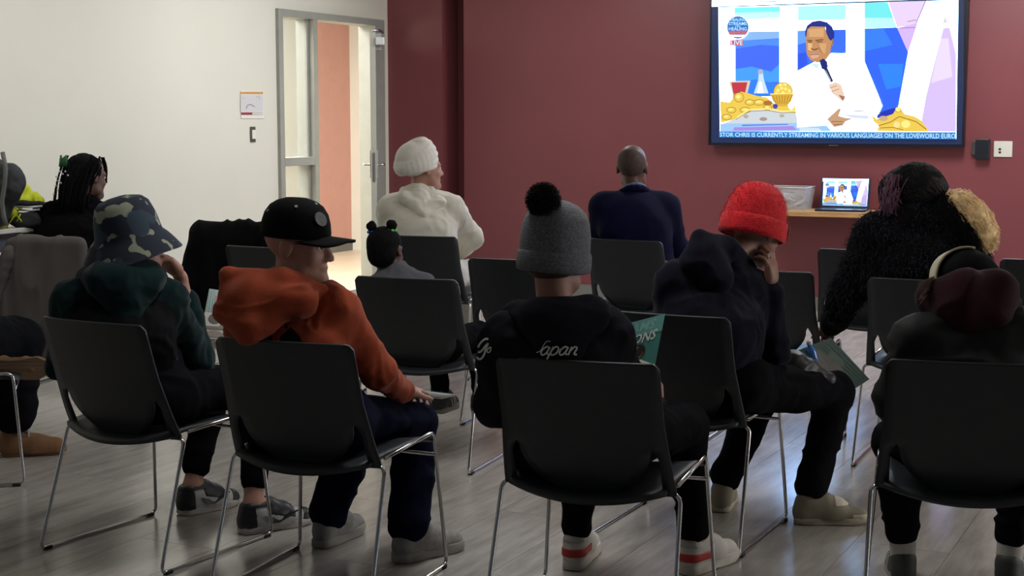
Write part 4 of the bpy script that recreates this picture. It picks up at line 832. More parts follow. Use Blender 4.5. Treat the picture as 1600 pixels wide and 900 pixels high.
for k in range(nb - 1): a = 3 * nb + k; Fc.append((a, a + 1, top + a + 1, top + a))
mesh_obj('cap_bill', V, Fc, M_cap, p, True, origin=tuple(p.location))
crown = [o for o in p.children if o.name.startswith('cap_crown')][0]
M_emb = mat('emblem_grey', (84, 82, 86), .7, var=.15, vscale=60)
def disc(name, parent, c, nrmal, r, m, n=20, th=.002):
    Mz = frame(nrmal); V = [c] + [c + (Mz[:, 0] * math.cos(2 * math.pi * k / n) + Mz[:, 2] * math.sin(2 * math.pi * k / n)) * r + Mz[:, 1] * 0 for k in range(n)]; V2 = [v + Mz[:, 1] * th for v in V]; Fc = [(0, 1 + k, 1 + (k + 1) % n) for k in range(n)] + [(n + 1, n + 2 + (k + 1) % n, n + 2 + k) for k in range(n)] + [(1 + k, 1 + (k + 1) % n, n + 2 + (k + 1) % n, n + 2 + k) for k in range(n)]
    return mesh_obj(name, V + V2, Fc, m, parent, False, origin=tuple(p.location))
def cap_pt(az, zz):      # point and normal on the crown
    prof = [(.103, .001), (.092, .055), (.078, .074), (.055, .088), (.028, .095), (0, .098)]; r = np.interp(zz, [q[0] for q in prof][::-1], [q[1] for q in prof][::-1]); l = np.array([r * .93 * math.sin(az), r * 1.13 * math.cos(az), zz]); n_ = nrm([l[0], l[1] * .85, zz * .9]); return cc + HM @ l, HM @ n_
c_, n_ = cap_pt(.42, .045); disc('cap_emblem', p, c_ - n_ * .0015, n_, .023, M_emb, th=.004)
for az, zz in ((1.25, .08), (2.4, .06), (.2, .088)): c_, n_ = cap_pt(az, zz); disc('eyelet', p, c_ - n_ * .001, n_, .005, mat('eyelet_grey', (140, 138, 138), .7, var=.04), 10, .003)

# ---- person in the grey pompom beanie (chair 3)
J = dict(head=W(868, 398, 4.18), neck=W(866, 474, 4.15), chest=W(874, 590, 4.10), pelvis=W(905, 680, 4.17), shL=W(790, 528, 4.10), shR=W(946, 520, 4.18), elR=W(986, 612, 4.32), wrR=W(1022, 640, 4.58), elL=W(772, 632, 4.18), wrL=W(870, 650, 4.42), knR=W(1072, 664, 4.68), knL=W(912, 668, 4.72))
hA, tA = G(893, 893), G(930, 850); hB, tB = G(1068, 900), G(1140, 872); footJ(J, 'L', hA, tA); footJ(J, 'R', hB, tB); seat_defaults('c3', J)
p = person('seated person in grey pompom beanie and black hoodie with white script', base(J)); HM = frame((.42, .88, -.22), (.04, .1, 1))
body(p, J, HM, SK['pale'], .98, .0068, dict(R=dict(d=(.1, .35, .75), pn=(-.7, .5, .2), curl=.8, side=-1)), slim=.95, chair='c3')
M_bh = mat('fleece_black', (30, 30, 36), .95, var=.12, vscale=6, bump=.15, bscale=200, spec=.06)
JS = dict(J); JS['neck'] = J['neck'] - np.array([0, 0, .05]); hoodie = sdf_obj('hoodie', torso_prims(JS, .0, .004) + [chair_cut('c3')], .0095, M_bh, p, CLOTH); JH = dict(J); JH['neck'] = J['neck'] - np.array([0, 0, .034]) - axes(J)[1] * .018; hood = sdf_obj('hood', hood_prims(JH, 1.22, .085, .11, -.02) + [chair_cut('c3')], .008, M_bh, p, [(.005, 12, (1, 1, 1.6), True)])
M_ink = mat('print_white', (205, 203, 198), .7, var=.1, vscale=80)
ox, oy = 730, 514; sc = 1 / 8
def S(pts, w): return ([(ox + x * sc, oy + y * sc) for x, y in pts], w * sc)
go = [S([(262, 132), (235, 122), (190, 150), (150, 200), (132, 260), (150, 292), (190, 262), (225, 215), (262, 180)], 24), S([(262, 178), (235, 240), (215, 310), (185, 360), (150, 378), (120, 350)], 26), S([(296, 228), (268, 240), (248, 275), (262, 296), (286, 280), (296, 240), (296, 228)], 16)]
jp = [S([(1040, 156), (1005, 154), (980, 168), (955, 205), (935, 245), (905, 280), (862, 296)], 11)]
LET = dict(a=[[(.85, .12), (.5, 0), (.12, .35), (.1, .8), (.4, 1), (.72, .7), (.88, .1)], [(.9, .05), (.78, .75), (1.08, .95)]], p=[[(.2, 0), (.1, .7), (-.05, 1.55)], [(.12, .45), (.5, 0), (.9, .25), (.8, .8), (.4, 1), (.1, .8)]], n=[[(.16, 0), (.06, 1.0)], [(.1, .55), (.5, .02), (.82, .2), (.72, .85), (1.1, .95)]])
for ch, x0 in (('a', 905), ('p', 1020), ('a', 1135), ('n', 1255)):
    for st in LET[ch]: jp.append(S([(x0 + 105 * x + 38 * (1 - y), 222 + 104 * y) for x, y in st], 21))
surface_ribbon('script_print', [hoodie, hood], go, M_ink, p, .004); surface_ribbon('script_print', [hoodie, hood], jp, M_ink, p, .004)
sdf_obj('trousers', pants_prims(J, .95, .9, .05) + [chair_cut('c3')], .0095, M_jog, p, PANTS); shoe(p, hA, tA, 'runner', -1, .285); shoe(p, hB, tB, 'runner', 1, .285)
M_kn = mat('knit_grey', (98, 100, 106), .95, var=.25, vscale=160, bump=.4, bscale=60, kind='knit', sheen=.1)
HB = frame((.42, .88, -.10), (.05, .05, 1)); bc = J['head'] + HB @ np.array([0, -.008, .028])
lathe_local(p, 'beanie', [(.001, .128), (.03, .124), (.058, .113), (.08, .095), (.094, .068), (.101, .03), (.102, -.015), (.100, -.045)], bc, HB, M_kn, 48, .97, 1.08, lambda q, w, i: q * (1 + .012 * math.sin(24 * w)))
lathe_local(p, 'beanie_cuff', [(.099, -.02), (.105, -.022), (.1075, -.03), (.108, -.06), (.106, -.074), (.100, -.078), (.094, -.074)], bc, HB, M_kn, 48, .97, 1.08, lambda q, w, i: q + np.array([0, 0, .003 * math.sin(2 * w)]))
pc = W(849, 313, 4.12); M_pom = mat('pompom_black', (15, 15, 18), .95, var=.2, vscale=80)
pom = sdf_obj('pompom', [ell(pc, (.036, .036, .034))], .005, M_pom, p, [(.004, 70, (1, 1, 1), False)]); LN = []
for i in range(2600):
    d = nrm(RNG.randn(3)); e = nrm(d + RNG.randn(3) * .25); l = .042 + .009 * RNG.rand(); LN.append([pc + d * .026, pc + e * l * .8, pc + nrm(e + RNG.randn(3) * .15) * (l + .003)])
strands_obj('pompom_yarn', LN, .0011, .0006, M_pom, p)
sdf_obj('hair', [ell(J['head'] + HM @ np.array([0, -.035, -.03]), (.072, .07, .05), HM, .01)], .007, mat('hair_fair', (92, 70, 52), .7, var=.2, vscale=70), p)

# ---- person in the red beanie (chair 4)
J = dict(head=W(1180, 360, 5.25), neck=W(1128, 412, 5.16), chest=W(1110, 520, 5.06), pelvis=W(1112, 592, 5.12), shL=W(1058, 440, 5.08), shR=W(1172, 452, 5.20), elR=W(1210, 550, 5.24), wrR=W(1204, 452, 5.18), elL=W(1048, 540, 5.15), wrL=W(1228, 566, 5.42), knR=W(1304, 612, 5.44), knL=W(1192, 616, 5.52))
hA, tA = G(1125, 802), G(1142, 768); hB, tB = G(1240, 817), G(1348, 817); footJ(J, 'L', hA, tA); footJ(J, 'R', hB, tB); seat_defaults('c4', J)
p = person('seated person in red knit beanie and dark hooded coat, hand at mouth', base(J)); HM = frame((.72, .62, -.30), (.1, 0, 1))
body(p, J, HM, SK['tan'], .97, .0068, dict(R=dict(d=W(1206, 385, 5.16) - J['wrR'], pn=(-.9, .5, .1), curl=.55, side=-1, s=1.0), L=dict(d=(.9, .3, -.1), pn=(0, .1, -1), curl=.5)), slim=.94, chair='c4')
M_nv = mat('coat_ink_navy', (20, 21, 32), .95, var=.12, vscale=6, bump=.2, bscale=160, spec=.06, sheen=.05)
sdf_obj('coat', torso_prims(J, .006, .004, low=.03) + [chair_cut('c4')], .0095, M_nv, p, CLOTH)
hdp = [cone(W(1092, 368, 5.08), .018, W(1138, 388, 5.12), .03, .03), cone(W(1092, 370, 5.08), .02, W(1083, 410, 5.04), .032, .03), cone(W(1138, 390, 5.12), .036, W(1165, 425, 5.22), .04, .04), cone(W(1105, 395, 5.06), .04, W(1120, 432, 5.05), .055, .06), cone(W(1083, 410, 5.04), .034, W(1110, 440, 5.04), .045, .05)]
sdf_obj('hood', hdp, .008, M_nv, p, [(.006, 12, (1, 1, 1.5), True)])
sdf_obj('trousers', pants_prims(J, .98, .92, .058) + [chair_cut('c4')], .0095, M_jog, p, PANTS); shoe(p, hA, tA, 'cream', -1, .27); shoe(p, hB, tB, 'cream', 1, .275)
for c in 'LR': sdf_obj('sock', [cone(J['an' + c] + np.array([0, 0, -.03]), .038, J['an' + c] * .9 + J['kn' + c] * .1, .041, .01)], .006, mat('sock_white', (190, 186, 178), .9, var=.05, bump=.2, bscale=200), p)
M_rk = mat('knit_red', (214, 22, 36), .95, var=.15, vscale=90, bump=.35, bscale=60, kind='knit', sheen=.15)
HB = frame((.75, .6, -.26), (-.02, 0, 1)); bc = J['head'] + HB @ np.array([0, -.012, .03])
lathe_local(p, 'beanie', [(.001, .142), (.03, .138), (.058, .126), (.082, .10), (.096, .068), (.104, .03), (.108, -.01), (.111, -.045), (.112, -.05), (.106, -.052), (.1, -.04)], bc, HB, M_rk, 48, .98, 1.1, lambda q, w, i: q * (1 + .008 * math.sin(22 * w)))
lathe_local(p, 'beanie_fold', [(.108, .012), (.113, .008), (.1155, -.01), (.117, -.04), (.1155, -.055), (.108, -.058)], bc, HB, M_rk, 48, .98, 1.1, lambda q, w, i: q * np.array([1 + .008 * math.sin(22 * w), 1 + .008 * math.sin(22 * w), 1]))
LN = []
for i in range(2400):      # fuzz on the wool
    w = RNG.rand() * 6.283; z = -.05 + .185 * RNG.rand(); prof = [(-.05, .115), (.0, .112), (.03, .106), (.068, .097), (.10, .083), (.126, .06), (.138, .033)]; r = np.interp(z, [q[0] for q in prof], [q[1] for q in prof]); b_ = np.array([r * .98 * math.cos(w), r * 1.1 * math.sin(w), z]); n_ = nrm(b_ - np.array([0, 0, .02])); LN.append([bc + HB @ b_, bc + HB @ (b_ + (n_ + RNG.randn(3) * .5) * .006)])
strands_obj('wool_fuzz', LN, .0007, .0003, M_rk, p)
def patch_on(parent, c, n_, up_, w, h_, m, name): 
    Mz = frame(n_, up_); V = [c + Mz[:, 0] * x * w / 2 + Mz[:, 2] * z * h_ / 2 + Mz[:, 1] * y for y in (0, .003) for x, z in ((-1, -1), (1, -1), (1, 1), (-1, 1))]
    return mesh_obj(name, V, [(3, 2, 1, 0), (4, 5, 6, 7), (0, 1, 5, 4), (1, 2, 6, 5), (2, 3, 7, 6), (3, 0, 4, 7)], m, parent, False, origin=tuple(parent.location))
az = .55; l_ = np.array([.117 * .98 * math.sin(az), .117 * 1.1 * math.cos(az), -.02]); n_ = HB @ nrm([l_[0], l_[1] * .83, 0]); pch = patch_on(p, bc + HB @ l_, n_, HB[:, 2], .055, .05, mat('patch_grey', (150, 128, 130), .8, var=.05), 'beanie_patch')
for dz, ww in ((.014, .036), (.004, .036), (-.012, .016)): patch_on(p, bc + HB @ (l_ + np.array([0, 0, dz])) + n_ * .003, n_, HB[:, 2], ww, .005, mat('patch_print', (92, 60, 66), .8, var=.05), 'patch_print')

# ---- person with the maroon hood (chair 5)
J = dict(head=W(1510, 468, 4.20), neck=W(1518, 500, 4.12), chest=W(1530, 620, 4.02), pelvis=W(1545, 690, 4.10), shL=W(1440, 532, 4.05), shR=W(1602, 530, 4.05), elL=W(1402, 625, 4.10), wrL=W(1425, 670, 4.33), elR=W(1650, 625, 4.1), wrR=W(1620, 670, 4.35), knL=W(1402, 690, 4.50), knR=W(1600, 690, 4.50))
hA, tA = G(1412, 921), G(1398, 866); hB, tB = G(1572, 925), G(1590, 868); footJ(J, 'L', hA, tA); footJ(J, 'R', hB, tB); seat_defaults('c5', J)
p = person('seated person in black puffer jacket with maroon hood and cream headband', base(J)); HM = frame((.12, .82, -.55), (0, .4, 1))
body(p, J, HM, SK['pale'], .98, .009, slim=1.0, chair='c5')
M_puf = mat('puffer_black', (13, 14, 16), .7, spec=.3, var=.1, vscale=8, bump=.12, bscale=60); sdf_obj('jacket', torso_prims(J, .02, .012) + [chair_cut('c5')], .0095, M_puf, p, [(.008, 9, (.6, .6, 2.2), True), (.004, 24, (1, 1, 1), False)])
M_mar = mat('fleece_maroon', (46, 17, 25), .95, var=.1, bump=.15, bscale=200, sheen=.1, spec=.06)
mp_ = [cone(W(1462, 466, 4.10), .04, W(1508, 452, 4.04), .045, .04), cone(W(1508, 452, 4.04), .045, W(1558, 448, 4.06), .04, .04), cone(W(1558, 450, 4.06), .045, W(1572, 478, 4.10), .04, .04), cone(W(1462, 470, 4.10), .042, W(1500, 492, 4.02), .045, .05), cone(W(1500, 485, 4.03), .055, W(1548, 486, 4.03), .055, .05), cone(W(1520, 500, 4.06), .06, W(1520, 512, 4.06), .05, .05)]
sdf_obj('hood', mp_, .0075, M_mar, p, [(.006, 12, (1, 1, 1.6), True)])
sdf_obj('trousers', pants_prims(J, 1.0, .80, .052) + [chair_cut('c5')], .0095, M_jog, p, PANTS); shoe(p, hA, tA, 'dark', -1, .27); shoe(p, hB, tB, 'dark', 1, .27)
for c in 'LR': sdf_obj('sock', [cone(J['an' + c] + np.array([0, 0, -.03]), .039, J['an' + c] * .9 + J['kn' + c] * .1, .041, .01)], .006, MATS['sock_white'], p)
M_dkh = mat('hair_black_soft', (10, 9, 11), .9, spec=.1, var=.25, vscale=60, bump=.2, bscale=120)
sdf_obj('hair', [ell(W(1512, 440, 4.19), (.094, .104, .088), None, .02), ell(J['head'] + HM @ np.array([0, -.015, .042]), (.083, .104, .094), HM, .02)], .008, M_dkh, p, [(.003, 30, (1, 1, 1), False)])
LN = []
for s0, s1 in (((1458, 436), (1437, 446)), ((1462, 442), (1438, 464)), ((1578, 452), (1590, 466)), ((1576, 456), (1586, 468))):
    for i in range(26): a, b = W(s0[0] + RNG.randn() * 1.5, s0[1] + RNG.randn() * 2.5, 4.08), W(s1[0] + RNG.randn() * 2.5, s1[1] + RNG.randn() * 4, 4.05); LN.append([a, (a + b) / 2 + RNG.randn(3) * .002, b])
strands_obj('loose_hair', LN, .0009, .0005, mat('hair_light', (150, 128, 112), .6, var=.1), p)
V, Fc = [], []; nb = 22      # headband: a broad strap over the crown, seen on the left
for k in range(nb):
    t = math.radians(-12 + 116 * k / (nb - 1)); w_ = .03
    c0 = W(1512, 440, 4.17); r1, r2 = .100, .092; b_ = c0 + np.array([-r1 * math.cos(t), -.045 + .05 * math.sin(t), r2 * math.sin(t)])
    for y in (-w_, -w_ * .33, w_ * .33, w_): V.append(b_ + np.array([.35 * -y * 0, y + .045, -.25 * y * math.sin(t)]) * 1.0)
for k in range(nb - 1):
    for j in range(3): Fc.append((k * 4 + j, k * 4 + j + 1, k * 4 + j + 5, k * 4 + j + 4))
hb = mesh_obj('headband', V, Fc, mat('headband_cream', (196, 186, 160), .8, var=.08, vscale=50, bump=.2, bscale=200), p, True, origin=tuple(p.location)); md_ = hb.modifiers.new('thick', 'SOLIDIFY'); md_.thickness = .006; md_.offset = 1

# ---- person in the furry coat with the fair ponytail (chair 13)
J = dict(head=W(1428, 314, 6.28), neck=W(1432, 345, 6.25), chest=W(1440, 420, 6.15), pelvis=CLoc('c13', 0, -.04, .56), shL=W(1372, 368, 6.2), shR=W(1500, 372, 6.15), elL=W(1335, 440, 6.32), wrL=W(1300, 505, 6.55), elR=W(1528, 455, 6.2), wrR=W(1500, 500, 6.45)); seat_defaults('c13', J)
p = person('seated person in furry black coat with fair curly ponytail', base(J)); HM = frame((-.15, .95, -.1))
body(p, J, HM, SK['tan'], 1.0, .009, chair='c13')
M_fur = mat('fur_black', (9, 9, 13), .9, spec=.1, var=.3, vscale=40, bump=.3, bscale=80)
cp = torso_prims(J, .04, .03); coat = sdf_obj('coat', cp + hood_prims(J, 1.3, .08, .1) + [chair_cut('c13')], .012, M_fur, p, [(.010, 14, (1, 1, 1.3), True), (.006, 40, (1, 1, 1), False)])
vv = np.array([v.co[:] for v in coat.data.vertices]) + np.array(p.location); nn = np.array([v.normal[:] for v in coat.data.vertices]); ids = RNG.choice(len(vv), 6500); LN = []
for i in ids:
    b_ = vv[i]; 
    if b_[1] > 6.45 and b_[0] > 1.3: continue
    d = nrm(nn[i] + RNG.randn(3) * .5 + np.array([0, 0, -.5])); l = .016 + .012 * RNG.rand(); LN.append([b_ - nn[i] * .004, b_ + d * l * .6, b_ + nrm(d + np.array([0, 0, -.5]) + RNG.randn(3) * .3) * l])
strands_obj('coat_fur', LN, .0016, .0005, mat('fur_strand', (36, 38, 48), .7, spec=.3, var=.3, vscale=20), p)
sdf_obj('trousers', pants_prims(J, 1.0, .93), .011, M_jog, p, PANTS)
for c in 'LR': shoe(p, J['an' + c] * np.array([1, 1, 0]) - nrm((J['toe' + c] - J['an' + c]) * np.array([1, 1, 0])) * .06, J['toe' + c] * np.array([1, 1, 0]) + nrm((J['toe' + c] - J['an' + c]) * np.array([1, 1, 0])) * .06, 'dark', 1, .26)
M_hp = mat('hair_plum_black', (20, 16, 22), .5, rgb2=(72, 44, 66), vscale=5, bump=.3, bscale=140, lo=.45, hi=.7, stretch=(1, 1, .4)); M_hb = mat('hair_black', (13, 12, 15), .85, spec=.15, var=.3, vscale=60, bump=.3, bscale=140)
sdf_obj('hair', [ell(W(1430, 297, 6.24), (.128, .13, .116), None, .03), ell(W(1472, 315, 6.16), (.055, .055, .042), None, .03), cone(W(1400, 300, 6.24), .07, W(1396, 338, 6.27), .045, .04)], .009, M_hb, p, [(.005, 26, (1, 1, .5), True)])
LN = []
for i in range(420):
    a = W(1402 + RNG.randn() * 9, 270 + RNG.rand() * 34, 6.19 + .03 * RNG.randn()); b = W(1392 + RNG.randn() * 8, 312 + RNG.rand() * 28, 6.17 + .03 * RNG.randn()); m_ = (a + b) / 2 + np.array([-.012, -.01, 0]) + RNG.randn(3) * .006; LN.append([a, m_, b])
strands_obj('plum_hair', LN, .0022, .0008, mat('hair_plum', (104, 66, 88), .45, var=.15), p)
LN = []
for i in range(900):
    d = nrm(RNG.randn(3) * np.array([1, 1, .8]) + np.array([0, -.6, .4])); c0 = W(1430, 297, 6.24); b_ = c0 + d * np.array([.13, .132, .118]); e_ = W(1470, 316, 6.15); m_ = b_ * .7 + e_ * .3 + d * .018; LN.append([b_, m_, b_ * .45 + e_ * .55 + d * .012])
strands_obj('pulled_back_hair', LN, .0016, .0008, mat('hair_brown_black', (34, 26, 26), .5, var=.2), p)
M_bl = mat('hair_blond', (240, 206, 152), .55, var=.18, vscale=50)
tail = [W(1478, 312, 6.16), W(1500, 318, 6.10), W(1524, 340, 6.06), W(1538, 365, 6.05), W(1544, 384, 6.06)]; rr = [.026, .04, .048, .042, .022]
sdf_obj('ponytail', [cone(tail[i], rr[i], tail[i + 1], rr[i + 1], .03) for i in range(4)], .008, M_bl, p, [(.008, 30, (1, 1, .6), True)])
LN = []
for i in range(1300):
    o = RNG.randn(3); o = nrm(o) * (.5 + .6 * RNG.rand()); ph = RNG.rand() * 6; line = []; e = 3.2 + RNG.rand() * .9
    for t in np.linspace(RNG.rand() * .8, e, 9):
        i0 = min(int(t), 3); f_ = t - i0; c_ = tail[i0] * (1 - f_) + tail[min(i0 + 1, 4)] * f_; r_ = rr[i0] * (1 - f_) + rr[min(i0 + 1, 4)] * f_
        line.append(c_ + o * r_ * 1.35 + .009 * np.array([math.sin(t * 9 + ph), math.cos(t * 8 + ph), math.sin(t * 10 + ph)]))
    LN.append(line)
strands_obj('ponytail_curls', LN, .0012, .0007, M_bl, p)
LN = []
for i in range(700):
    o = nrm(RNG.randn(3)) * (.7 + .5 * RNG.rand()); line = []; ph = RNG.rand() * 6
    for t in np.linspace(RNG.rand() * .5, 3.2, 7):
        i0 = min(int(t), 3); f_ = t - i0; c_ = (tail[i0] * (1 - f_) + tail[min(i0 + 1, 4)] * f_) + np.array([-.055, -.012, -.03]) * min(1, t); line.append(c_ + o * .042 + .006 * np.array([math.sin(t * 9 + ph), 0, math.cos(t * 9 + ph)]))
    LN.append(line)
strands_obj('dark_curls', LN, .0013, .0007, M_hb, p)

# ---- man in the navy suit (chair 10)
J = dict(head=W(988, 263, 8.22), neck=W(990, 299, 8.2), chest=W(992, 350, 8.1), pelvis=CLoc('c10', .0, -.05, .57), shL=W(944, 322, 8.15), shR=W(1040, 323, 8.2), elR=W(1057, 385, 8.3), wrR=W(1030, 410, 8.5), elL=W(935, 385, 8.25), wrL=W(965, 410, 8.5)); seat_defaults('c10', J)
p = person('bald man in a navy suit seated before the television', base(J)); HM = frame((.25, .95, 0))
body(p, J, HM, SK['dark'], 1.02, .009, slim=.8, chair='c10')
M_suit = mat('suit_navy', (7, 9, 40), .85, var=.08, vscale=8, bump=.08, bscale=200, spec=.12)
JS = dict(J); JS['neck'] = J['neck'] - np.array([0, 0, .045]); sdf_obj('jacket', torso_prims(JS, .022, .014, ff=1.75) + [chair_cut('c10')], .0105, M_suit, p, [(.004, 9, (1, 1, 1.5), True)])
ax, fw, up = axes(J); nk = J['neck'] - up * .012
def ring(r, z, rad): return [cone(nk + ax * r * math.cos(a) + fw * r * 1.05 * math.sin(a) + up * (z - .03 * math.sin(a)), rad, nk + ax * r * math.cos(a + .4) + fw * r * 1.05 * math.sin(a + .4) + up * (z - .03 * math.sin(a + .4)), rad, .006) for a in np.arange(0, 6.28, .4)]
sdf_obj('shirt_collar', ring(.062, .016, .012), .006, mat('shirt_collar_blue', (96, 104, 140), .7, var=.04), p); sdf_obj('collar', ring(.074, -.006, .02), .007, M_suit, p)
sdf_obj('trousers', pants_prims(J, 1.0, .95), .011, mat('suit_trouser', (22, 26, 60), .75, var=.06), p, PANTS)
for c in 'LR': d_ = nrm((J['toe' + c] - J['an' + c]) * np.array([1, 1, 0])); shoe(p, J['an' + c] * np.array([1, 1, 0]) - d_ * .06, J['an' + c] * np.array([1, 1, 0]) + d_ * .21, 'dark', 1)
sdf_obj('cropped_hair', [ell(J['head'] + HM @ np.array([0, -.012, .038]) * 1.02, np.array((.076, .097, .088)) * 1.02, HM, .02), half(J['head'] + HM @ np.array([0, -.01, .03]), HM @ nrm([0, .75, .6]))], .006, mat('hair_cropped', (70, 54, 48), .8, var=.2, vscale=90), p, None, .003)

# ---- person in the white turban (chair 9)
J = dict(head=W(662, 264, 8.62), neck=W(654, 303, 8.6), chest=W(660, 365, 8.5), pelvis=CLoc('c9', -.02, -.05, .57), shL=W(612, 325, 8.58), shR=W(705, 325, 8.6), elR=W(738, 372, 8.72), wrR=W(706, 402, 8.9), elL=W(598, 385, 8.65), wrL=W(640, 400, 8.9)); seat_defaults('c9', J)
p = person('seated person in white turban and white hoodie, looking right', base(J)); HM = frame((.88, .46, .0))
body(p, J, HM, SK['pale'], 1.02, .008, chair='c9')
M_wh = mat('fleece_white', (220, 214, 200), .9, var=.03, bump=.1, bscale=160, sheen=.2)
sdf_obj('hoodie', torso_prims(J, .006, .012) + [chair_cut('c9')], .0105, M_wh, p, [(.006, 10, (1, 1, 1.4), True), (.004, 20, (1, 1, 1), True)])
ax, fw, up = axes(J); n_ = J['neck']
sdf_obj('hood', [cone(n_ - ax * .085 + fw * .0 + up * .005, .03, n_ - ax * .07 - fw * .075 - up * .05, .034, .02), cone(n_ - ax * .07 - fw * .075 - up * .05, .034, n_ + ax * .03 - fw * .115 - up * .15, .036, .03), cone(n_ + ax * .03 - fw * .115 - up * .15, .036, n_ + ax * .12 - fw * .07 - up * .07, .034, .03), cone(n_ + ax * .12 - fw * .07 - up * .07, .032, n_ + ax * .09 + fw * .02, .03, .02), cone(n_ - up * .05 - fw * .07, .065, n_ + ax * .02 - up * .12 - fw * .09, .05, .03, (fw, 1.6)), cone(n_ - ax * .06 + up * .01, .03, n_ + ax * .06 + up * .01 - fw * .02, .03, .02)], .008, M_wh, p, SOFT)
sdf_obj('trousers', pants_prims(J, 1.0, .95), .011, mat('trouser_white', (214, 210, 200), .85, var=.03), p, PANTS)
for c in 'LR': d_ = nrm((J['toe' + c] - J['an' + c]) * np.array([1, 1, 0])); shoe(p, J['an' + c] * np.array([1, 1, 0]) - d_ * .06, J['an' + c] * np.array([1, 1, 0]) + d_ * .21, 'cream', 1)
TM = frame((.88, .46, .16), (-.25, -.05, 1)); tc_ = W(649, 248, 8.60); TP = [ell(tc_, (.100, .122, .104), TM, .01)]
M_tur = mat('turban_white', (226, 220, 210), .85, var=.04, bump=.12, bscale=140)
for i, (off, tl, rr_) in enumerate(((-.058, .1, .086), (-.036, .4, .094), (-.012, .65, .097), (.014, .9, .092), (.04, 1.1, .08), (.062, 1.2, .062))):      # wound layers
    N_ = 26; cs = [tc_ + TM @ np.array([rr_ * .95 * math.cos(a), rr_ * 1.18 * math.sin(a), off + tl * rr_ * math.sin(a - .5) * .45]) for a in np.linspace(0, 2 * math.pi, N_)]
    TP += [cone(cs[j], .022, cs[j + 1], .022, .007) for j in range(N_ - 1)]
TP.append(ell(tc_ + TM @ np.array([.03, .04, .095]), (.03, .04, .016), TM, .015))
sdf_obj('turban', TP, .006, M_tur, p)

# ---- child with two hair puffs (chair 6)
J = dict(head=W(603, 394, 6.36), neck=W(616, 428, 6.34), chest=W(622, 495, 6.25), pelvis=CLoc('c6', -.03, -.06, .53), shL=W(578, 452, 6.3), shR=W(662, 444, 6.34), elL=W(560, 520, 6.38), elR=W(680, 520, 6.42), wrL=W(590, 545, 6.58), wrR=W(660, 545, 6.6)); seat_defaults('c6', J)
for c, s_ in (('L', -1), ('R', 1)): J['kn' + c] = CLoc('c6', s_ * .1, .26, .5); J['an' + c] = CLoc('c6', s_ * .1, .28, .2); J['toe' + c] = CLoc('c6', s_ * .1, .38, .14)
p = person('small child with two hair puffs and grey top on a middle chair', base(J)); HM = frame((.35, .9, -.12), (-.12, 0, 1))
body(p, J, HM, SK['dark'], .86, .008, slim=.72, chair='c6')
sdf_obj('shirt', torso_prims(J, -.035, -.018) + [chair_cut('c6')], .008, mat('jersey_grey', (74, 74, 80), .85, var=.06), p, SOFT)
sdf_obj('trousers', pants_prims(J, .7, .92), .009, M_jog, p, SOFT)
for c in 'LR': d_ = nrm((J['toe' + c] - J['an' + c]) * np.array([1, 1, 0])); z_ = J['an' + c][2] - .07; b_ = J['an' + c] * np.array([1, 1, 0]); shoe(p, np.append((b_ - d_ * .05)[:2], z_), np.append((b_ + d_ * .15)[:2], z_), 'dark', 1)
M_ch = mat('hair_braided_black', (10, 9, 10), .9, spec=.15, var=.3, vscale=50, bump=.5, bscale=60)
sdf_obj('hair', [ell(J['head'] + HM @ np.array([0, -.016, .042]) * .9, (.072, .088, .074), HM, .02), ell(J['head'] + HM @ np.array([0, -.05, -.02]) * .9, (.062, .045, .05), HM, .03)],   .0055, M_ch, p, [(.0015, 60, (1, 1, 1), False)])
for u, v, nm, col in ((580.5, 358, 'hair_tie_blue', (40, 110, 220)), (612, 355.5, 'hair_tie_green', (96, 200, 90))):
    c_ = W(u, v, 6.33); c_ = c_ + np.array([0, 0, .012]); sdf_obj('hair_puff', [ell(c_, (.0225, .0225, .0235)), cone(c_, .009, c_ - np.array([-.002, -.01, .05]), .008, .006)], .0045, M_ch, p, [(.003, 90, (1, 1, 1), False)])
    mt_ = mat(nm, col, .4, var=.05)
    for k in range(5): a = k * 1.256; bm = bmesh.new(); bmesh.ops.create_icosphere(bm, subdivisions=2, radius=.0075, matrix=Matrix.Translation(Vector(c_ + np.array([.015 * math.cos(a), .012 * math.sin(a), -.024]) - np.array(p.location)))); bm_obj('hair_bobble', bm, mt_, p, True)

# ---- person with long braids (chair 15)
J = dict(head=W(137, 277, 8.25), neck=W(125, 318, 8.22), chest=W(115, 380, 8.1), pelvis=CLoc('c15', 0, -.05, .56), shL=W(72, 340, 8.2), shR=W(165, 342, 8.22), elL=W(58, 400, 8.25), elR=W(180, 400, 8.3), wrL=W(100, 430, 8.5), wrR=W(160, 430, 8.5)); seat_defaults('c15', J)
p = person('seated person with long black braids beside the white wall', base(J)); HM = frame((.62, .78, -.08))
body(p, J, HM, SK['dark'], 1.0, .009, chair='c15')
sdf_obj('jacket', torso_prims(J, .015, .01) + [chair_cut('c15')], .0105, mat('jacket_black', (7, 7, 9), .95, var=.1, spec=.06), p, CLOTH)
ax, fw, up = axes(J); sdf_obj('collar', [cone(J['neck'] + ax * .02 - fw * .05 + up * .01, .028, J['neck'] + ax * .09 + fw * .02 - up * .02, .035, .02), cone(J['neck'] + ax * .09 + fw * .02 - up * .02, .035, J['neck'] + ax * .07 + fw * .1 - up * .06, .03, .02)], .008, mat('collar_green_grey', (62, 70, 66), .8, var=.05), p, SOFT)
sdf_obj('trousers', pants_prims(J, 1.0, .93), .011, M_jog, p, PANTS)
for c in 'LR': d_ = nrm((J['toe' + c] - J['an' + c]) * np.array([1, 1, 0])); shoe(p, J['an' + c] * np.array([1, 1, 0]) - d_ * .06, J['an' + c] * np.array([1, 1, 0]) + d_ * .2, 'dark', 1)
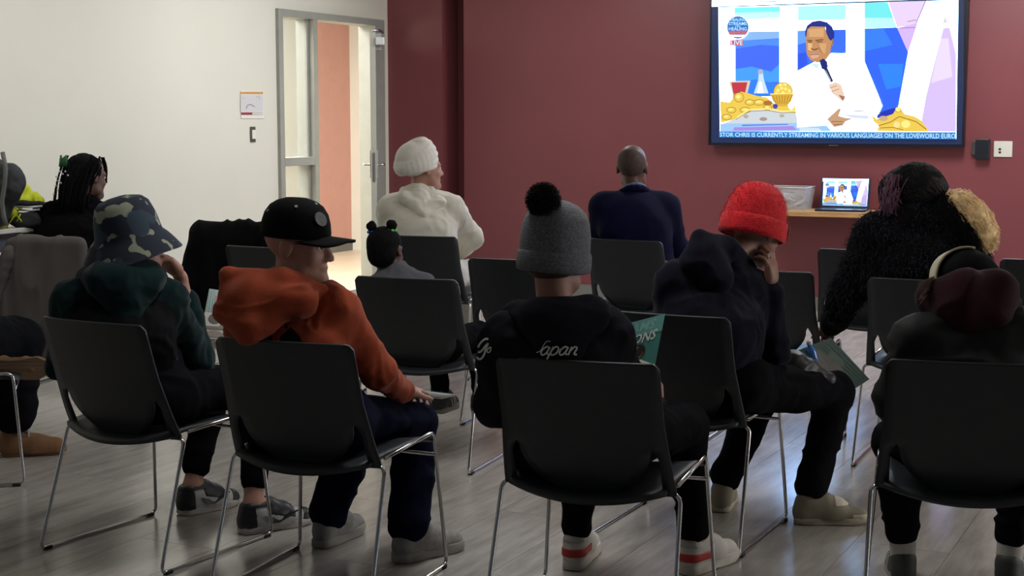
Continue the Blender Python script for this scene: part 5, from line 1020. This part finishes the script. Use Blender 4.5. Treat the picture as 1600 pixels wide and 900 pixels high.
M_br = mat('braid_black', (10, 9, 11), .9, spec=.15, var=.3, vscale=80, bump=.5, bscale=150)
sdf_obj('hair', [ell(J['head'] + HM @ np.array([0, -.026, .04]), (.088, .104, .09), HM, .02), cone(J['head'] + HM @ np.array([0, -.08, .0]), .07, J['neck'] + np.array([-.05, -.06, -.08]), .055, .04)], .008, M_br, p, [(.004, 45, (1, 1, .4), True)])
def braid(pts, r):
    Q = fillet(pts, .06, 6); out, rad = [], []
    for i in range(len(Q) - 1):
        for t in (0, .33, .66): out.append(Q[i] + (Q[i + 1] - Q[i]) * t); rad.append(r * (1 + .22 * math.sin(len(out) * 2.1)))
    return out, rad
PL_, RD_ = [], []
for i in range(46):
    u0 = 98 + RNG.rand() * 62; v0 = 240 + RNG.rand() * 22; u1 = 84 + (u0 - 98) * .75 + RNG.randn() * 3; v1 = 330 + RNG.rand() * 28; yb = 8.12 + .05 * RNG.rand()
    a, b_, c_ = W(u0, v0, 8.14), W(u0 * .5 + u1 * .5 - 2, 285, yb - .03), W(u1, v1, yb - .04); q, r = braid([a, b_, c_], .0048); PL_.append(q); RD_.append(r)
tag(tubes_obj('braids', PL_, RD_, M_br, p, 5, origin=tuple(p.location)), kind='stuff')
PL_, RD_ = [], []
for i in range(9):
    u = 93 + RNG.rand() * 12; q, r = braid([W(u, 243 + RNG.rand() * 6, 8.1), W(u - 1, 253, 8.08), W(u - 2, 262, 8.09)], .0055); PL_.append(q); RD_.append(r)
tubes_obj('green_braids', PL_, RD_, mat('braid_green', (20, 88, 34), .6, var=.2), p, 5, origin=tuple(p.location))
PL_, RD_ = [], []
for i in range(6):
    u = 158 + RNG.rand() * 9; q, r = braid([W(u - 4, 246, 8.36), W(u + 1, 262, 8.38), W(u, 292 + RNG.rand() * 8, 8.38)], .0045); PL_.append(q); RD_.append(r)
tubes_obj('front_braids', PL_, RD_, M_br, p, 5, origin=tuple(p.location))
for u, v in ((88, 276), (91, 283), (87, 290), (93, 268), (98, 272), (102, 268), (106, 274), (90, 297), (84, 303), (95, 286)):
    bm = bmesh.new(); bmesh.ops.create_icosphere(bm, subdivisions=1, radius=.006, matrix=Matrix.Translation(Vector(W(u, v, 8.04) - np.array(p.location)))); bm_obj('braid_bead', bm, mat('bead_silver', (196, 196, 200), .3, .6, var=.05), p, True)

# ---- person at the left edge: dark coat, tan boots (chair 16)
J = dict(pelvis=CLoc('c16', 0, -.04, .56)); ax = np.array([math.cos(math.radians(-74.5)), math.sin(math.radians(-74.5)), 0]); fwd = np.array([-ax[1], ax[0], 0])
pv = J['pelvis']; J.update(chest=pv + np.array([0, 0, .32]) - fwd * .08, neck=pv + np.array([0, 0, .5]) - fwd * .06, head=pv + np.array([0, 0, .64]) - fwd * .02, shL=pv + np.array([0, 0, .46]) - ax * .17 - fwd * .07, shR=pv + np.array([0, 0, .46]) + ax * .17 - fwd * .07)
for c, s_ in (('L', -1), ('R', 1)): J['el' + c] = J['sh' + c] + np.array([0, 0, -.25]) + fwd * .06 + ax * s_ * .03; J['wr' + c] = J['el' + c] + fwd * .02 - ax * s_ * .2 + np.array([0, 0, .02])
fl = G(45, 712); J['knL'] = np.array([fl[0] - .04, fl[1] + .04, .49]); hA, tA = G(2, 713), G(94, 708); J['anL'] = np.array([hA[0] + .06, hA[1], .1]); J['toeL'] = np.array([tA[0] - .06, tA[1], .04])
J['knR'] = W(18, 540, 6.28); J['anR'] = W(-48, 582, 6.1); J['toeR'] = W(20, 580, 6.06)
J['hipL'] = pv - ax * .09; J['hipR'] = pv + ax * .09
p = person('person at the left edge, dark trousers and tan boots, one leg crossed', base(J)); HM = frame(fwd)
body(p, J, HM, SK['dark'], 1.0, .0095, chair='c16')
sdf_obj('coat', torso_prims(J, .02, .01), .012, M_vest, p, CLOTH); sdf_obj('hair', [ell(J['head'] + np.array([0, 0, .035]) - fwd * .02, (.088, .1, .09), HM)], .01, M_hb, p)
M_dress = mat('trouser_dark_navy', (9, 10, 15), .9, spec=.1, var=.12, bump=.15, bscale=120)
kd = [cone(J['hipL'], .13, J['hipR'], .13, .05), cone(J['hipL'], .11, J['knL'], .10, .04), cone(J['knL'], .10, np.array([J['anL'][0], J['anL'][1], .2]), .095, .04), cone(J['hipR'], .11, J['knR'], .085, .04), cone(J['knR'], .085, J['anR'] + nrm(J['knR'] - J['anR']) * .13, .07, .03)]
sdf_obj('trousers', kd, .0105, M_dress, p, PANTS); shoe(p, hA, tA, 'boot', 1, .27)
# crossed boot: its sole turned towards the room
Bx = nrm(np.array([1, .05, .02])); sol = W(18, 577, 6.03); bm = bmesh.new(); out = [(-.15, -.028), (-.13, .032), (-.06, .040), (.0, .036), (.05, .040), (.105, .046), (.142, .030), (.152, .0), (.142, -.03), (.105, -.048), (.05, -.046), (.0, -.040), (-.06, -.042), (-.13, -.04)]
f0 = [bm.verts.new(Vector(sol + Bx * x + np.array([0, -.0, z]) - np.array(p.location))) for x, z in out]; f1 = [bm.verts.new(Vector(sol + Bx * x + np.array([0, .018, z]) - np.array(p.location))) for x, z in out]; bm.faces.new(f0); bm.faces.new(f1[::-1])
for i in range(len(out)): bm.faces.new((f0[i], f0[(i + 1) % len(out)], f1[(i + 1) % len(out)], f1[i]))
bm_obj('boot_sole', bm, mat('sole_ridged_tan', (104, 84, 64), .85, var=.12, vscale=3, bump=.8, bscale=18, stretch=(.3, 1, 8)), p)
sdf_obj('crossed_boot', [cone(sol + np.array([.09, .05, 0]), .042, sol + np.array([-.1, .06, 0]), .042, .03), cone(sol + np.array([-.09, .05, 0]), .046, sol + np.array([-.11, .2, .01]), .052, .03)], .007, MATS['suede_chestnut'], p, SOFT)

# ================================================================== things held, hung and set down
M_page = mat('page_white', (206, 200, 190), .6, var=.03)
def booklet(label, corners, art, thick=.003, bow=.0, back=None):      # corners in the room: tl, tr, br, bl
    tl, tr, br, bl = [np.array(c) for c in corners]; o = empty('magazine', tuple((tl + tr + br + bl) / 4)); tag(o, label, 'magazine'); n_ = nrm(np.cross(tr - tl, bl - tl)); N_ = 10
    if np.dot(n_, CAM - tl) < 0: n_ = -n_
    def pt(x, y, d): return (tl * (1 - x) + tr * x) * (1 - y) + (bl * (1 - x) + br * x) * y + n_ * (d - bow * math.sin(math.pi * x)) - np.array(o.location)
    V = [pt(i / N_, j, d) for d in (0, -thick) for j in (0, 1) for i in range(N_ + 1)]; k = N_ + 1; Fc = []
    for i in range(N_): Fc += [(i, i + 1, k + i + 1, k + i), (2 * k + i, 3 * k + i, 3 * k + i + 1, 2 * k + i + 1), (i, 2 * k + i, 2 * k + i + 1, i + 1), (k + i, k + i + 1, 3 * k + i + 1, 3 * k + i)]
    Fc += [(0, k, 3 * k, 2 * k), (N_, 2 * k + N_, 3 * k + N_, k + N_)]; mesh_obj('pages', V, Fc, M_page, o, False)
    art.build('cover', lambda x, y, n: tuple(pt(x, y, .0006 + n * .00015)), print_attr('print'), o); return o
def strips(A, cols, x0=0, x1=1, n=10):
    for y0, y1, c in cols:
        for i in range(n): a, b_ = x0 + (x1 - x0) * i / n, x0 + (x1 - x0) * (i + 1) / n; A.poly([(a, y0), (b_, y0), (b_, y1), (a, y1)], c)
A = Art(); strips(A, ((0, 1, (70, 132, 124)), (0, .28, (110, 172, 166)))); A.text('EAMS', [(.32, .04), (.86, .04), (.86, .20), (.32, .20)], (142, 196, 190), .2); A.text('TIONS', [(.34, .26), (.92, .22), (.92, .38), (.34, .42)], (232, 234, 230), .25)
A.ellipse((.62, .54), (.14, .12), (46, 34, 30)); A.ellipse((.62, .57), (.10, .11), (150, 104, 80)); A.poly([(.38, .78), (.55, .68), (.70, .68), (.95, .80), (.98, 1), (.36, 1)], (210, 206, 196)); A.poly([(.56, .68), (.70, .68), (.63, .76)], (40, 40, 48)); A.poly([(.70, .86), (.82, .78), (.80, .96)], (150, 140, 126))
booklet('teal magazine with white lettering held by the person in the pompom beanie', (W(952, 512, 4.64), W(1039, 490, 4.68), W(1020, 588, 4.60), W(936, 600, 4.58)), A, bow=.012)
A = Art(); strips(A, ((0, 1, (34, 58, 52)),)); A.poly([(.15, .2), (.5, .12), (.62, .5), (.45, .8), (.1, .75)], (82, 80, 76)); A.ellipse((.42, .42), (.12, .1), (84, 66, 60)); A.poly([(.5, .3), (.75, .2), (.8, .5), (.62, .6)], (62, 76, 70)); A.poly([(.2, .5), (.35, .45), (.4, .7), (.25, .72)], (96, 94, 90))
booklet('dark green magazine lying open across the lap below the red beanie', (W(1240, 550, 5.42), W(1298, 528, 5.62), W(1358, 593, 5.60), W(1322, 616, 5.40)), A)
A = Art(); strips(A, ((0, 1, (120, 150, 144)), (.48, 1.0, (196, 190, 180)))); A.text('RO', [(.30, .12), (.85, .12), (.85, .24), (.30, .24)], (206, 92, 66)); A.ellipse((.35, .6), (.2, .1), (60, 54, 50)); A.ellipse((.7, .72), (.16, .09), (120, 108, 98)); A.poly([(0, .76), (1, .72), (1, .80), (0, .82)], (110, 100, 92)); A.ellipse((.4, .9), (.25, .07), (134, 124, 112)); A.ellipse((.75, .88), (.12, .06), (80, 70, 64))
booklet('teal booklet between the bucket-hat person and the orange hood', (W(327, 451, 5.30), W(362, 457, 5.32), W(368, 534, 5.20), W(312, 528, 5.18)), A)
A = Art(); strips(A, ((0, 1, (206, 202, 194)),)); A.ellipse((.4, .4), (.2, .15), (150, 146, 140)); A.line([(.2, .7), (.8, .68)], .03, (170, 166, 160))
booklet('white leaflet under the teal booklet beside the green sleeve', (W(318, 530, 5.22), W(336, 528, 5.24), W(346, 566, 5.15), W(322, 572, 5.13)), A)
A = Art(); strips(A, ((0, 1, (112, 124, 118)),)); A.poly([(0, 0), (.45, 0), (.45, 1), (0, 1)], (70, 72, 66)); A.poly([(.5, .1), (.95, .1), (.95, .9), (.5, .9)], (140, 150, 148))
booklet('thin leaflet held flat over the knee of the orange hoodie person', (W(646, 617, 4.98), W(660, 611, 5.14), W(712, 617, 5.14), W(690, 622, 4.98)), A)
# bundled jacket across the lap of the red-beanie person
o = tag(empty('bundled_jacket', tuple(W(1240, 590, 5.38))), 'crumpled shiny dark jacket bundled on the lap below the red beanie', 'jacket')
sdf_obj('crumpled_cloth', [cone(W(1188, 585, 5.36), .055, W(1240, 578, 5.34), .06, .04), cone(W(1240, 578, 5.34), .055, W(1288, 592, 5.36), .035, .04), cone(W(1195, 610, 5.3), .05, W(1250, 605, 5.28), .05, .04)], .007, mat('jacket_shiny_black', (22, 22, 26), .5, var=.15, vscale=20), o, [(.008, 14, (1, 1, 1.6), True), (.003, 34, (1, 1, 1), True)])
# bottle by the lap
bt = tag(empty('water_bottle', tuple(W(1268, 550, 5.47))), 'small bottle with blue glint held beside the lap magazine', 'bottle'); c_ = W(1268, 550, 5.47)
lathe_local(bt, 'bottle_body', [(.001, -.06), (.015, -.06), (.017, -.052), (.017, .0), (.015, .012), (.008, .022), (.008, .03)], c_, frame((0, 1, 0), (-.3, 0, 1)), mat('bottle_blue', (60, 110, 180), .12, var=.05), 20); lathe_local(bt, 'bottle_cap', [(.001, .045), (.0088, .044), (.0098, .04), (.0098, .028), (.001, .028)], c_, frame((0, 1, 0), (-.3, 0, 1)), mat('cap_pale', (190, 190, 186), .4, var=.03), 16)
# black jacket hung on the chair by the white wall
T = lambda x, y, z: CLoc('cA', x, y, z)
o = tag(empty('black_jacket', tuple(T(0, -.3, .5))), 'black jacket hung over the chair back beside the white wall', 'jacket')
sdf_obj('jacket_cloth', [cone(T(-.2, -.30, .80), .05, T(.22, -.30, .82), .055, .04), cone(T(-.2, -.32, .78), .055, T(-.27, -.34, .42), .065, .05), cone(T(.22, -.32, .78), .06, T(.26, -.34, .42), .06, .05), cone(T(-.1, -.33, .74), .06, T(-.13, -.33, .30), .075, .06), cone(T(.1, -.33, .74), .06, T(.12, -.33, .30), .075, .06), cone(T(0, -.33, .74), .06, T(0, -.33, .3), .07, .06)], .0105, mat('jacket_cloth_black', (8, 8, 11), .95, var=.1, spec=.15), o, [(.014, 8, (1.6, 1, .5), True)])
# grey jacket over the chair of the person with braids
T = lambda x, y, z: CLoc('c15', x, y, z)
o = tag(empty('grey_jacket', tuple(T(0, -.3, .5))), 'grey jacket draped over the chair back below the long braids', 'jacket')
M_gj = mat('jacket_grey', (82, 77, 76), .85, var=.08, vscale=5, bump=.1, bscale=160); fy = np.array([-math.sin(math.radians(-18.1)), math.cos(math.radians(-18.1)), 0])
GP = [cone(T(-.2, -.29, .81), .022, T(.2, -.29, .81), .022, .03)]
for i in range(9): x = -.21 + .42 * i / 8; GP.append(cone(T(x, -.315, .79), .034, T(x * 1.35 - .04, -.36, .22), .044, .04, (fy, 1.3)))
sdf_obj('jacket_cloth', GP, .0105, M_gj, o, [(.012, 7, (2.0, 1.5, .4), True)]); sdf_obj('sleeve', [cone(T(-.21, -.33, .74), .045, T(-.32, -.37, .45), .05, .03), cone(T(-.32, -.37, .45), .05, T(-.34, -.38, .2), .045, .03)], .0105, M_gj, o, CLOTH)
# table against the white wall with bag and high-visibility clothing
tz = .862; tdep = 5.95; d0 = np.dot(CAM - CORNER, RX); ta = d0 - tdep
def on_a(u, v, a): b, z = hit_white(u, v, a - WX); return b, z
tb1 = on_a(47, 357, ta)[0]
tbl = tag(empty('folding_table'), 'white folding table on castors at the left edge by the white wall', 'table'); tbl.matrix_world = ROOM
M_tt = mat('tabletop_white', (206, 204, 196), .4, var=.02); M_tm = mat('table_grey_metal', (112, 116, 130), .45, .4, var=.04)
rbox('tabletop', WX + .03, ta, tb1 - 1.5, tb1 + .03, tz - .025, tz, M_tt, tbl, .004); rbox('edge_band', ta - .002, ta + .004, tb1 - 1.5, tb1 + .03, tz - .05, tz - .026, M_rubber, tbl); rbox('apron', ta - .05, ta - .03, tb1 - 1.45, tb1 - .02, tz - .125, tz - .03, M_tm, tbl)
for a in (WX + .08, ta - .05):
    for b in (tb1 - 1.4, tb1 - .06): rbox('leg', a - .017, a + .017, b - .017, b + .017, .07, tz - .025, M_tm, tbl, .003)
for a, b in ((ta - .05, tb1 - .06), (WX + .08, tb1 - .06), (ta - .05, tb1 - 1.4), (WX + .08, tb1 - 1.4)):
    bm = bmesh.new(); bmesh.ops.create_cone(bm, cap_ends=True, segments=18, radius1=.035, radius2=.035, depth=.025, matrix=Matrix.Translation((a, b, .036)) @ Matrix.Rotation(math.pi / 2, 4, 'Y')); bm_obj('castor', bm, mat('castor_grey', (104, 104, 106), .5, var=.05), tbl)
YB = 8.05
hv = tag(empty('high_visibility_jacket', tuple(W(45, 330, YB))), 'folded yellow high-visibility jacket on the table behind the braids', 'jacket'); M_hv = mat('fabric_hi_vis', (198, 208, 34), .7, var=.06, vscale=10)
sdf_obj('folded_cloth', [cone(W(38, 296, YB + .1), .025, W(62, 314, YB + .08), .022, .03), cone(W(36, 300, YB + .1), .03, W(34, 318, YB + .1), .03, .03), cone(W(50, 312, YB + .08), .03, W(34, 316, YB + .05), .03, .03), cone(W(6, 332, YB - .02), .03, W(20, 332, YB - .02), .028, .03), cone(W(4, 345, YB), .03, W(2, 352, YB), .03, .02)], .007, M_hv, hv, [(.006, 22, (1, 1, 1), True)])
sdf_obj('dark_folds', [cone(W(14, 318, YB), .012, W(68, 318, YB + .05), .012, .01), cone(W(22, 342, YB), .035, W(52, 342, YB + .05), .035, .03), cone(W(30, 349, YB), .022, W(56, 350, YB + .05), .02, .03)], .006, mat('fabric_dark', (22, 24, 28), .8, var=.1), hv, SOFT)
for a, b in (((24, 323), (66, 322)), ((28, 328), (62, 327))): v, f = tube_geo([W(a[0], a[1], YB - .03), W((a[0] + b[0]) / 2, a[1] + 1, YB - .035), W(b[0], b[1], YB)], .006, 6); mesh_obj('reflective_strip', v, f, mat('reflective_grey', (178, 180, 176), .3, .2, var=.05), hv, True, origin=tuple(hv.location))
for a, b in (((24, 335), (12, 352)), ((32, 334), (26, 346)), ((26, 336), (34, 346))): v, f = tube_geo([W(*a, YB - .05), W(*b, YB - .05)], .004, 5); mesh_obj('cord', v, f, M_hv, hv, True, origin=tuple(hv.location))
bp_ = tag(empty('backpack', tuple(W(12, 340, YB - .1))), 'dark rounded backpack standing on the table at the left edge', 'backpack')
sdf_obj('bag_body', [ell(W(18, 283, YB - .12), (.066, .07, .095)), cone(W(-12, 262, YB - .1), .06, W(-14, 335, YB - .1), .08, .04), cone(W(15, 300, YB - .12), .05, W(0, 335, YB - .1), .04, .04)], .008, mat('bag_charcoal', (40, 42, 46), .75, var=.12, vscale=12), bp_, SOFT)
v, f = tube_geo([W(4, 238, YB - .2), W(9, 262, YB - .22), W(7, 290, YB - .22), W(3, 315, YB - .21), W(6, 338, YB - .2), W(10, 352, YB - .2)], .012, 6); mesh_obj('strap', v, f, mat('strap_grey', (98, 98, 96), .8, var=.05), bp_, True, origin=tuple(bp_.location))
